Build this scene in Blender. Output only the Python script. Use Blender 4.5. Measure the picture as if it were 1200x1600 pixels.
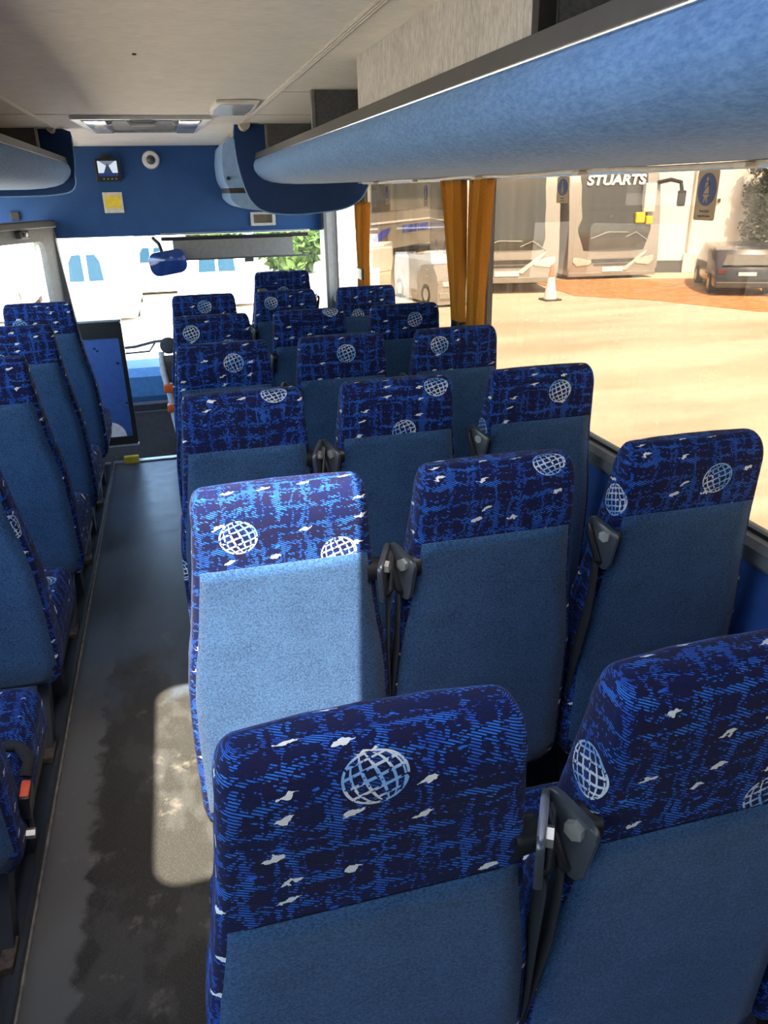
import bpy, bmesh, math, random
from mathutils import Vector, Matrix
random.seed(7)
PI = math.pi
scn = bpy.context.scene
COL = scn.collection
for o in list(bpy.data.objects):
    bpy.data.objects.remove(o)

# ------------------------------------------------------------------ camera, world, sun, exposure
CAMZ = 1.58
cam_d = bpy.data.cameras.new('camera')
cam = bpy.data.objects.new('camera', cam_d)
COL.objects.link(cam)
cam_d.sensor_fit = 'VERTICAL'
cam_d.sensor_height = 36.0
cam_d.lens = 36.0 * 1190.08 / 1600.0
cam_d.clip_start = 0.02
cam_d.clip_end = 500
R = Matrix(((0.965610899961459, 0.118667493140748, -0.231330101888716),
            (-0.259263858613426, 0.372976142707756, -0.890882174357373),
            (-0.019438145294717, 0.920221072918097, 0.390916020987843)))
cam.matrix_world = Matrix.Translation((0, 0, CAMZ)) @ R.to_4x4()
scn.camera = cam

world = bpy.data.worlds.new('sky')
scn.world = world
world.use_nodes = True
wn = world.node_tree
wn.nodes.clear()
sky = wn.nodes.new('ShaderNodeTexSky')
sky.sky_type = 'NISHITA'
sky.sun_disc = False
sky.sun_elevation = math.radians(57)
sky.sun_rotation = math.radians(180)
sky.air_density = 1.0
sky.dust_density = 2.0
bgn = wn.nodes.new('ShaderNodeBackground')
bgn.inputs['Strength'].default_value = 0.42
won = wn.nodes.new('ShaderNodeOutputWorld')
wn.links.new(sky.outputs[0], bgn.inputs['Color'])
wn.links.new(bgn.outputs[0], won.inputs['Surface'])

sd = bpy.data.lights.new('sun', 'SUN')
sd.energy = 7.0
sd.angle = math.radians(0.6)
sd.color = (1.0, 0.95, 0.86)
sun = bpy.data.objects.new('sun', sd)
COL.objects.link(sun)
SUN_DIR = Vector((0.0, 0.65, -1.0)).normalized()
sun.rotation_euler = SUN_DIR.to_track_quat('-Z', 'Y').to_euler()
sun.location = (0, -8, 12)

vs = scn.view_settings
vs.view_transform = 'Standard'
vs.look = 'None'
vs.gamma = 1.0
vs.exposure = 1.8
vs.use_curve_mapping = False
scn.cycles.use_denoising = True
scn.cycles.max_bounces = 10
scn.cycles.diffuse_bounces = 7
scn.cycles.glossy_bounces = 3
scn.cycles.transparent_max_bounces = 16
scn.cycles.sample_clamp_indirect = 6.0

# ------------------------------------------------------------------ material helpers
class NT:
    def __init__(s, name):
        s.m = bpy.data.materials.new(name)
        s.m.use_nodes = True
        s.t = s.m.node_tree
        s.t.nodes.clear()
        s.out = s.t.nodes.new('ShaderNodeOutputMaterial')
    def n(s, typ, **kw):
        nd = s.t.nodes.new(typ)
        for k, v in kw.items():
            setattr(nd, k, v)
        return nd
    def l(s, a, b):
        s.t.links.new(a, b)
    def put(s, sock, v):
        if v is None:
            return
        if hasattr(v, 'is_output'):
            s.l(v, sock)
        else:
            if isinstance(v, (tuple, list)) and len(v) == 3 and len(sock.default_value) == 4:
                v = (*v, 1)
            sock.default_value = v
    def m2(s, op, a, b=None, c=None, clamp=False):
        nd = s.n('ShaderNodeMath', operation=op, use_clamp=clamp)
        s.put(nd.inputs[0], a)
        s.put(nd.inputs[1], b)
        s.put(nd.inputs[2], c)
        return nd.outputs[0]
    def mix(s, f, a, b):
        nd = s.n('ShaderNodeMix', data_type='RGBA')
        s.put(nd.inputs[0], f)
        s.put(nd.inputs[6], a)
        s.put(nd.inputs[7], b)
        return nd.outputs[2]
    def noise(s, vec, scale, detail=3, rough=0.55):
        nd = s.n('ShaderNodeTexNoise')
        nd.inputs['Scale'].default_value = scale
        nd.inputs['Detail'].default_value = detail
        nd.inputs['Roughness'].default_value = rough
        if vec is not None:
            s.l(vec, nd.inputs['Vector'])
        return nd.outputs[0]
    def ramp(s, f, a, b):
        nd = s.n('ShaderNodeMapRange', clamp=True)
        s.put(nd.inputs[0], f)
        nd.inputs[1].default_value = a
        nd.inputs[2].default_value = b
        return nd.outputs[0]
    def coord(s, kind='Object'):
        return s.n('ShaderNodeTexCoord').outputs[kind]
    def scale(s, v, sc):
        nd = s.n('ShaderNodeMapping')
        nd.inputs['Scale'].default_value = sc
        s.l(v, nd.inputs[0])
        return nd.outputs[0]
    def bsdf(s, col, rough=0.5, metal=0.0, spec=0.5, bump=None, bs=0.2, bd=0.002, sheen=0.0, coat=0.0):
        b = s.n('ShaderNodeBsdfPrincipled')
        s.put(b.inputs['Base Color'], col)
        s.put(b.inputs['Roughness'], rough)
        s.put(b.inputs['Metallic'], metal)
        b.inputs['Specular IOR Level'].default_value = spec
        b.inputs['Coat Weight'].default_value = coat
        if sheen:
            b.inputs['Sheen Weight'].default_value = sheen
            b.inputs['Sheen Roughness'].default_value = 0.5
        if bump is not None:
            bp = s.n('ShaderNodeBump')
            bp.inputs['Strength'].default_value = bs
            bp.inputs['Distance'].default_value = bd
            s.l(bump, bp.inputs['Height'])
            s.l(bp.outputs[0], b.inputs['Normal'])
        return b.outputs[0]
    def done(s, sh):
        s.l(sh, s.out.inputs['Surface'])
        return s.m

def plain(name, col, rough=0.5, metal=0.0, spec=0.5, var=0.12, nscale=30, coat=0.0, bump=0.0):
    t = NT(name)
    n = t.noise(t.coord(), nscale, 3)
    k = t.ramp(n, 0.3, 0.7)
    dark = tuple(c * (1 - var) for c in col)
    lite = tuple(min(1, c * (1 + var)) for c in col)
    c = t.mix(k, dark, lite)
    return t.done(t.bsdf(c, rough, metal, spec, n if bump else None, bump, 0.002, 0, coat))

def carpet(name, a, b, scale=260, rough=0.95, streak=None, sheen=0.15):
    t = NT(name)
    co = t.coord()
    if streak:
        co2 = t.scale(co, streak)
    else:
        co2 = co
    n1 = t.noise(co2, scale, 2, 0.7)
    n2 = t.noise(co, 9, 3)
    k = t.m2('ADD', t.m2('MULTIPLY', t.ramp(n1, 0.32, 0.68), 0.75), t.m2('MULTIPLY', t.ramp(n2, 0.3, 0.7), 0.25))
    return t.done(t.bsdf(t.mix(k, a, b), rough, 0, 0.2, n1, 0.5, 0.002, sheen))

def fabric(name):
    """moquette: navy ground, broken blue plaid, white flecks, woven globes; laid out in cloth metres (UV)"""
    t = NT(name)
    uv = t.n('ShaderNodeUVMap').outputs[0]
    at = t.n('ShaderNodeAttribute', attribute_type='OBJECT', attribute_name='cloth_shift')
    ad = t.n('ShaderNodeVectorMath', operation='ADD')
    t.l(uv, ad.inputs[0]); t.l(at.outputs['Vector'], ad.inputs[1])
    p = ad.outputs[0]
    wn_ = t.n('ShaderNodeTexNoise'); wn_.inputs['Scale'].default_value = 14; wn_.inputs['Detail'].default_value = 2
    t.l(p, wn_.inputs['Vector'])
    sub = t.n('ShaderNodeVectorMath', operation='MULTIPLY_ADD')
    t.l(wn_.outputs['Color'], sub.inputs[0]); sub.inputs[1].default_value = (0.036, 0.036, 0); sub.inputs[2].default_value = (-0.018, -0.018, 0)
    wp = t.n('ShaderNodeVectorMath', operation='ADD'); t.l(p, wp.inputs[0]); t.l(sub.outputs[0], wp.inputs[1])
    sp = t.n('ShaderNodeSeparateXYZ'); t.l(wp.outputs[0], sp.inputs[0])
    s0 = t.n('ShaderNodeSeparateXYZ'); t.l(p, s0.inputs[0])
    def stripe(x, per, w, ph=0.0):
        f = t.m2('FRACT', t.m2('ADD', t.m2('DIVIDE', x, per), ph))
        d = t.m2('ABSOLUTE', t.m2('SUBTRACT', f, 0.5))
        return t.m2('SUBTRACT', 1.0, t.ramp(d, w * 0.6, w))
    nA = t.noise(p, 26, 2); nB = t.noise(t.scale(p, (1, 1.4, 1)), 11, 2); nC = t.noise(p, 170, 1)
    def soft(x, per, w, ph=0.0):
        f = t.m2('FRACT', t.m2('ADD', t.m2('DIVIDE', x, per), ph))
        d = t.m2('ABSOLUTE', t.m2('SUBTRACT', f, 0.5))
        return t.m2('SUBTRACT', 1.0, t.ramp(d, 0.02, w))
    sv = t.m2('MAXIMUM', soft(sp.outputs[0], 0.047, 0.30), t.m2('MULTIPLY', soft(sp.outputs[0], 0.029, 0.22, 0.3), 0.8))
    sh = t.m2('MAXIMUM', soft(sp.outputs[1], 0.038, 0.26), t.m2('MULTIPLY', soft(sp.outputs[1], 0.021, 0.22, 0.2), 0.75))
    sv = t.m2('ADD', sv, t.m2('MULTIPLY', t.m2('SUBTRACT', nB, 0.5), 2.2))
    sh = t.m2('ADD', sh, t.m2('MULTIPLY', t.m2('SUBTRACT', nA, 0.5), 2.2))
    dens = t.m2('ADD', t.m2('MAXIMUM', sv, sh), t.m2('MULTIPLY', t.m2('SUBTRACT', nC, 0.5), 2.4))
    plaid = t.ramp(dens, 0.74, 0.88)
    tw = t.m2('FRACT', t.m2('ADD', t.m2('DIVIDE', s0.outputs[0], 0.0082), t.m2('DIVIDE', s0.outputs[1], 0.0043)))
    twm = t.ramp(t.m2('ABSOLUTE', t.m2('SUBTRACT', tw, 0.5)), 0.22, 0.29)
    broken = t.m2('MULTIPLY', plaid, twm)
    # solid little blue patches
    nD = t.noise(t.scale(p, (1, 2.0, 1)), 34, 2, 0.5)
    patch = t.ramp(nD, 0.685, 0.70)
    blue_k = t.m2('MAXIMUM', t.m2('MULTIPLY', broken, 1.0), patch)
    # faint purple blocks in the ground
    nE = t.noise(t.scale(p, (1, 1, 1)), 24, 1)
    ground = t.mix(t.ramp(nE, 0.45, 0.6), (0.003, 0.006, 0.045), (0.006, 0.006, 0.036))
    blue = t.mix(t.ramp(nA, 0.35, 0.65), (0.010, 0.075, 0.46), (0.024, 0.17, 0.68))
    c1 = t.mix(t.m2('MULTIPLY', blue_k, 0.92), ground, blue)
    # white bird-like flecks
    vw = t.n('ShaderNodeTexNoise'); vw.inputs['Scale'].default_value = 95; t.l(p, vw.inputs['Vector'])
    vm = t.n('ShaderNodeVectorMath', operation='MULTIPLY_ADD')
    t.l(vw.outputs['Color'], vm.inputs[0]); vm.inputs[1].default_value = (0.026, 0.016, 0); t.l(p, vm.inputs[2])
    vo = t.n('ShaderNodeTexVoronoi', voronoi_dimensions='2D'); vo.inputs['Scale'].default_value = 1.0
    vo.inputs['Randomness'].default_value = 0.75
    t.l(t.scale(vm.outputs[0], (13.0, 21.0, 1)), vo.inputs['Vector'])
    vs_ = t.n('ShaderNodeSeparateColor'); t.l(vo.outputs['Color'], vs_.inputs[0])
    # bird shapes: squash each cell differently so that they come out as small slanting darts
    vd = t.n('ShaderNodeVectorMath', operation='SUBTRACT')
    t.l(t.scale(vm.outputs[0], (13.0, 21.0, 1)), vd.inputs[0]); t.l(vo.outputs['Position'], vd.inputs[1])
    vx = t.n('ShaderNodeSeparateXYZ'); t.l(vd.outputs[0], vx.inputs[0])
    wing = t.m2('ADD', t.m2('MULTIPLY', t.m2('ABSOLUTE', t.m2('SUBTRACT', vx.outputs[1], t.m2('MULTIPLY', vx.outputs[0], 0.45))), 1.6), t.m2('ABSOLUTE', vx.outputs[0]))
    bird = t.m2('MULTIPLY', t.m2('LESS_THAN', wing, 0.16), t.m2('GREATER_THAN', vs_.outputs[0], 0.52))
    # globes
    def globe(attr):
        ga = t.n('ShaderNodeAttribute', attribute_type='OBJECT', attribute_name=attr)
        g = t.n('ShaderNodeVectorMath', operation='SUBTRACT'); t.l(uv, g.inputs[0]); t.l(ga.outputs['Vector'], g.inputs[1])
        gs = t.n('ShaderNodeSeparateXYZ'); t.l(g.outputs[0], gs.inputs[0])
        x = t.m2('DIVIDE', gs.outputs[0], 0.034); y = t.m2('DIVIDE', gs.outputs[1], 0.034)
        xr = t.m2('ADD', t.m2('MULTIPLY', x, 0.94), t.m2('MULTIPLY', y, 0.34))
        yr = t.m2('SUBTRACT', t.m2('MULTIPLY', y, 0.94), t.m2('MULTIPLY', x, 0.34))
        r2 = t.m2('ADD', t.m2('MULTIPLY', x, x), t.m2('MULTIPLY', y, y))
        ins = t.m2('LESS_THAN', r2, 1.0)
        rim = t.m2('MULTIPLY', ins, t.m2('GREATER_THAN', r2, 0.84))
        lat = t.m2('ARCSINE', t.m2('MAXIMUM', t.m2('MINIMUM', yr, 0.999), -0.999))
        cs = t.m2('SQRT', t.m2('MAXIMUM', t.m2('SUBTRACT', 1.0, t.m2('MULTIPLY', yr, yr)), 0.001))
        lon = t.m2('ARCSINE', t.m2('MAXIMUM', t.m2('MINIMUM', t.m2('DIVIDE', xr, cs), 0.999), -0.999))
        la = t.m2('LESS_THAN', t.m2('ABSOLUTE', t.m2('SUBTRACT', t.m2('FRACT', t.m2('ADD', t.m2('DIVIDE', lat, 0.40), 0.5)), 0.5)), 0.14)
        lo = t.m2('LESS_THAN', t.m2('ABSOLUTE', t.m2('SUBTRACT', t.m2('FRACT', t.m2('ADD', t.m2('DIVIDE', lon, 0.44), 0.2)), 0.5)), 0.13)
        k = t.m2('MULTIPLY', ins, t.m2('MAXIMUM', t.m2('MAXIMUM', la, lo), rim))
        return t.m2('MULTIPLY', k, t.m2('LESS_THAN', nC, 0.60)), ins
    g1, i1 = globe('globe_main'); g2, i2 = globe('globe_second')
    gl = t.m2('MAXIMUM', g1, g2)
    inside = t.m2('MAXIMUM', i1, i2)
    c1b = t.mix(t.m2('MULTIPLY', inside, 0.6), c1, ground)
    c2 = t.mix(t.m2('MULTIPLY', t.m2('MULTIPLY', bird, t.m2('SUBTRACT', 1.0, inside)), 0.95), c1b, (0.70, 0.71, 0.68))
    c3 = t.mix(t.m2('MULTIPLY', gl, 0.85), c2, t.mix(t.ramp(nB, 0.45, 0.55), (0.20, 0.40, 0.72), (0.62, 0.68, 0.74)))
    hgt = t.m2('ADD', t.m2('MULTIPLY', twm, 0.4), t.m2('MULTIPLY', nC, 0.8))
    return t.done(t.bsdf(c3, 0.85, 0, 0.2, hgt, 0.35, 0.0015, 0.04))

def glass(name, tint, haze=0.0, hazecol=(0.6, 0.5, 0.4), refl=1.0, streak=False):
    t = NT(name)
    tr = t.n('ShaderNodeBsdfTransparent'); tr.inputs[0].default_value = (*tint, 1)
    gl = t.n('ShaderNodeBsdfGlossy'); gl.inputs['Roughness'].default_value = 0.0
    gl.inputs['Color'].default_value = (1, 1, 1, 1)
    fr = t.n('ShaderNodeFresnel'); fr.inputs[0].default_value = 1.45
    mx = t.n('ShaderNodeMixShader')
    geo = t.n('ShaderNodeNewGeometry')
    t.l(t.m2('MULTIPLY', t.m2('MULTIPLY', fr.outputs[0], refl), t.m2('SUBTRACT', 1.0, geo.outputs['Backfacing'])), mx.inputs[0]); t.l(tr.outputs[0], mx.inputs[1]); t.l(gl.outputs[0], mx.inputs[2])
    sh = mx.outputs[0]
    if haze > 0:
        co = t.coord()
        n1 = t.noise(t.scale(co, (1, 5, 0.8)), 2, 3)
        n2 = t.noise(co, 90, 2)
        k = t.m2('MULTIPLY', t.m2('ADD', t.ramp(n1, 0.3, 0.75), t.m2('MULTIPLY', t.ramp(n2, 0.62, 0.72), 0.35)), haze)
        df = t.n('ShaderNodeBsdfTranslucent'); df.inputs[0].default_value = (*hazecol, 1)
        dd = t.n('ShaderNodeBsdfDiffuse'); dd.inputs[0].default_value = (*hazecol, 1)
        m0 = t.n('ShaderNodeMixShader'); m0.inputs[0].default_value = 0.4
        t.l(df.outputs[0], m0.inputs[1]); t.l(dd.outputs[0], m0.inputs[2])
        m3 = t.n('ShaderNodeMixShader'); t.l(k, m3.inputs[0]); t.l(sh, m3.inputs[1]); t.l(m0.outputs[0], m3.inputs[2])
        sh = m3.outputs[0]
    return t.done(sh)

M = {}
M['fabric'] = fabric('moquette')
M['backcloth'] = carpet('back_cloth', (0.005, 0.022, 0.066), (0.044, 0.112, 0.225), 270)
M['blue_carpet'] = carpet('blue_carpet', (0.020, 0.062, 0.18), (0.034, 0.098, 0.26), 200)
M['rack_cloth'] = carpet('rack_cloth', (0.055, 0.13, 0.28), (0.12, 0.23, 0.42), 150, streak=(1, 0.35, 1), sheen=0.1)
M['cap_cloth'] = carpet('cap_cloth', (0.010, 0.030, 0.10), (0.018, 0.050, 0.15), 200)
M['wall_panel'] = plain('wall_panel_blue', (0.035, 0.10, 0.32), 0.55)
M['ceiling'] = carpet('ceiling_felt', (0.70, 0.64, 0.55), (0.90, 0.84, 0.74), 34, streak=(0.6, 5, 1), sheen=0.0)
M['grey_felt'] = carpet('grey_felt', (0.30, 0.28, 0.26), (0.52, 0.49, 0.45), 70, streak=(2, 2, 0.6), sheen=0.0)
M['dark_felt'] = carpet('dark_felt', (0.07, 0.07, 0.075), (0.13, 0.13, 0.13), 120, sheen=0.0)
M['dark_trim'] = plain('dark_grey_trim', (0.055, 0.052, 0.05), 0.42)
M['grey_trim'] = plain('mid_grey_trim', (0.17, 0.17, 0.16), 0.5)
M['light_grey'] = plain('light_grey_plastic', (0.42, 0.42, 0.41), 0.45)
M['chrome'] = plain('chrome', (0.80, 0.80, 0.80), 0.18, 1.0, var=0.05)
M['alu'] = plain('aluminium', (0.55, 0.56, 0.57), 0.35, 1.0)
M['steel'] = plain('zinc_steel', (0.50, 0.49, 0.44), 0.42, 0.7)
M['black'] = plain('black_plastic', (0.012, 0.012, 0.013), 0.38, bump=0.1)
M['webbing'] = plain('belt_webbing', (0.010, 0.010, 0.012), 0.8)
M['frame_paint'] = plain('frame_paint', (0.035, 0.038, 0.042), 0.45)
M['guide'] = plain('dull_guide_metal', (0.10, 0.11, 0.125), 0.32, 0.6)
M['rust'] = plain('rusty_steel', (0.10, 0.07, 0.05), 0.7, 0.2, var=0.5, nscale=60)
M['red_button'] = plain('red_button', (0.80, 0.12, 0.06), 0.4)
M['orange'] = plain('orange_plastic', (0.95, 0.16, 0.02), 0.4)
M['white_paint'] = plain('white_paint', (0.80, 0.80, 0.78), 0.35, coat=0.3)
M['render_white'] = plain('white_render', (0.93, 0.92, 0.90), 0.7, var=0.03)
M['cream'] = plain('cream_plastic', (0.62, 0.58, 0.50), 0.45)
M['yellow'] = plain('yellow_plastic', (0.78, 0.62, 0.05), 0.5)
M['beige_trim'] = plain('beige_trim', (0.50, 0.44, 0.36), 0.5)
M['piping'] = plain('pale_blue_piping', (0.16, 0.30, 0.50), 0.6)
M['pale_blue'] = plain('pale_blue_moulding', (0.26, 0.42, 0.66), 0.3)
M['silver'] = plain('silver_paint', (0.38, 0.36, 0.33), 0.35, 0.2, coat=0.4)
M['coach_side'] = plain('grey_coach_paint', (0.30, 0.285, 0.25), 0.35, 0.1, coat=0.4)
M['headlight'] = plain('headlight_lens', (0.85, 0.86, 0.85), 0.12, 0.3, coat=0.8)
M['tyre'] = plain('tyre_rubber', (0.02, 0.02, 0.02), 0.8)
M['dark_glass'] = plain('dark_vehicle_glass', (0.06, 0.065, 0.06), 0.06, 0.0, 0.6, coat=0.3)
M['blue_glass'] = plain('blue_vehicle_glass', (0.012, 0.045, 0.075), 0.2, 0.0, 0.3)
M['suv_paint'] = plain('dark_suv_paint', (0.03, 0.032, 0.045), 0.25, 0.2, coat=0.8)
M['lettering_white'] = plain('white_lettering', (0.85, 0.85, 0.84), 0.5)
M['lettering_blue'] = plain('blue_lettering', (0.02, 0.05, 0.45), 0.5)
M['sign_blue'] = plain('sign_blue', (0.015, 0.035, 0.14), 0.5)
M['sign_tan'] = plain('sign_tan', (0.36, 0.25, 0.14), 0.6)
M['sign_dark'] = plain('sign_dark_print', (0.10, 0.08, 0.07), 0.6)
M['yellow_paint'] = plain('yellow_vehicle_paint', (0.75, 0.62, 0.12), 0.4)
M['leaf'] = plain('green_leaf', (0.07, 0.13, 0.02), 0.6, var=0.5, nscale=6)
M['ivy'] = plain('climber_leaf', (0.07, 0.075, 0.05), 0.6, var=0.5, nscale=6)
M['bark'] = plain('bark', (0.12, 0.08, 0.05), 0.8)
M['tail_lens'] = plain('tail_lens', (.12, .02, .02), .2)
M['grass'] = plain('grass_green', (0.22, 0.35, 0.06), 0.8, var=0.4)
M['monitor_pic'] = None

def floor_mat():
    t = NT('vinyl_floor')
    co = t.coord()
    n1 = t.noise(t.scale(co, (1.6, 0.9, 1)), 3.2, 5, 0.62)
    n2 = t.noise(co, 420, 1, 0.6)
    n3 = t.noise(co, 14, 4, 0.6)
    dust = t.ramp(t.m2('ADD', n1, t.m2('MULTIPLY', n3, 0.22)), 0.60, 0.66)
    sx = t.n('ShaderNodeSeparateXYZ'); t.l(co, sx.inputs[0])
    edge = t.ramp(t.m2('ADD', t.m2('MULTIPLY', sx.outputs[0], -1.0), t.m2('MULTIPLY', t.m2('SUBTRACT', n3, 0.5), 0.12)), 0.372, 0.392)
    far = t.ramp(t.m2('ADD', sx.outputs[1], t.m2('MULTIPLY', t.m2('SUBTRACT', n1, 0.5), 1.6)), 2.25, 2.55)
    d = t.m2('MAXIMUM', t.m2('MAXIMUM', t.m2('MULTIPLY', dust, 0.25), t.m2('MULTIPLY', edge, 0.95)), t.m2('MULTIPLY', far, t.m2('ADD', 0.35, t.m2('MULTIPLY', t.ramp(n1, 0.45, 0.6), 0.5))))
    base = t.mix(t.ramp(n2, 0.62, 0.70), (0.040, 0.037, 0.031), (0.19, 0.165, 0.12))
    n4 = t.noise(co, 7, 4, 0.7)
    col = t.mix(d, base, (0.135, 0.13, 0.118))
    col = t.mix(t.m2('MULTIPLY', t.ramp(n4, 0.60, 0.70), 0.5), col, (0.26, 0.225, 0.165))
    col = t.mix(t.m2('MULTIPLY', far, 0.6), col, (0.050, 0.085, 0.125))  # blue windscreen sheen on the far floor, put into the colour
    r = t.m2('ADD', 0.23, t.m2('MULTIPLY', n3, 0.2))
    return t.done(t.bsdf(col, r, 0, 0.5, n3, 0.05, 0.002))
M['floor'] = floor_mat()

def ground_mat():
    t = NT('yard_ground')
    co = t.coord()
    n1 = t.noise(co, 0.5, 6, 0.6); n2 = t.noise(co, 6, 4, 0.7); n3 = t.noise(t.scale(co, (0.25, 1.2, 1)), 0.9, 4)
    c = t.mix(t.ramp(n1, 0.35, 0.65), (0.48, 0.385, 0.28), (0.60, 0.50, 0.37))
    c = t.mix(t.m2('MULTIPLY', t.ramp(n3, 0.4, 0.62), 0.6), c, (0.74, 0.66, 0.53))
    c = t.mix(t.m2('MULTIPLY', t.ramp(n2, 0.55, 0.72), 0.35), c, (0.34, 0.26, 0.18))
    return t.done(t.bsdf(c, 0.95, 0, 0.1, n2, 0.3, 0.02))
M['ground'] = ground_mat()
M['dirt'] = plain('orange_dirt', (0.56, 0.25, 0.10), 0.95, var=0.35, nscale=5)
M['road_line'] = plain('yellow_road_line', (0.80, 0.58, 0.08), 0.8)

def curtain_mat():
    t = NT('ochre_curtain')
    co = t.coord()
    n = t.noise(co, 300, 2)
    c = t.mix(t.ramp(n, 0.3, 0.7), (0.48, 0.20, 0.022), (0.62, 0.28, 0.035))
    d = t.bsdf(c, 0.85, 0, 0.2, n, 0.2, 0.001, 0.2)
    tl = t.n('ShaderNodeBsdfTranslucent'); t.l(c, tl.inputs[0])
    mx = t.n('ShaderNodeMixShader'); mx.inputs[0].default_value = 0.35
    t.l(d, mx.inputs[1]); t.l(tl.outputs[0], mx.inputs[2])
    return t.done(mx.outputs[0])
M['curtain'] = curtain_mat()
M['side_glass'] = glass('tinted_side_glass', (0.45, 0.40, 0.33), 0.075, (0.66, 0.57, 0.46), 0.34)
M['clear_glass'] = glass('clear_windscreen', (0.93, 0.96, 0.95), 0.02, (0.6, 0.6, 0.6))
M['hatch_glass'] = glass('hatch_tint', (0.30, 0.32, 0.34))

def screen_mat():
    t = NT('monitor_picture')
    uv = t.coord('Generated')
    s = t.n('ShaderNodeSeparateXYZ'); t.l(uv, s.inputs[0])
    x = t.m2('ABSOLUTE', t.m2('SUBTRACT', s.outputs[0], 0.5))
    z = s.outputs[2]
    road = t.m2('LESS_THAN', t.m2('ADD', x, t.m2('MULTIPLY', z, 0.34)), 0.30)
    sk = t.m2('GREATER_THAN', t.m2('ADD', z, t.m2('MULTIPLY', x, -0.9)), 0.62)
    c = t.mix(road, (0.55, 0.62, 0.70), (0.03, 0.05, 0.10))
    c = t.mix(t.m2('MULTIPLY', sk, 0.8), c, (0.05, 0.07, 0.12))
    c = t.mix(t.m2('LESS_THAN', z, 0.22), c, (0.02, 0.04, 0.12))
    e = t.n('ShaderNodeEmission'); t.l(c, e.inputs[0]); e.inputs[1].default_value = 0.35
    return t.done(e.outputs[0])
M['monitor_pic'] = screen_mat()
M['dash_blue'] = plain('dash_blue', (0.08, 0.30, 0.60), 0.4)
M['mirror'] = plain('blue_mirror_back', (0.02, 0.06, 0.25), 0.12, 0.3, var=0.3, nscale=12, coat=0.6)

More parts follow.
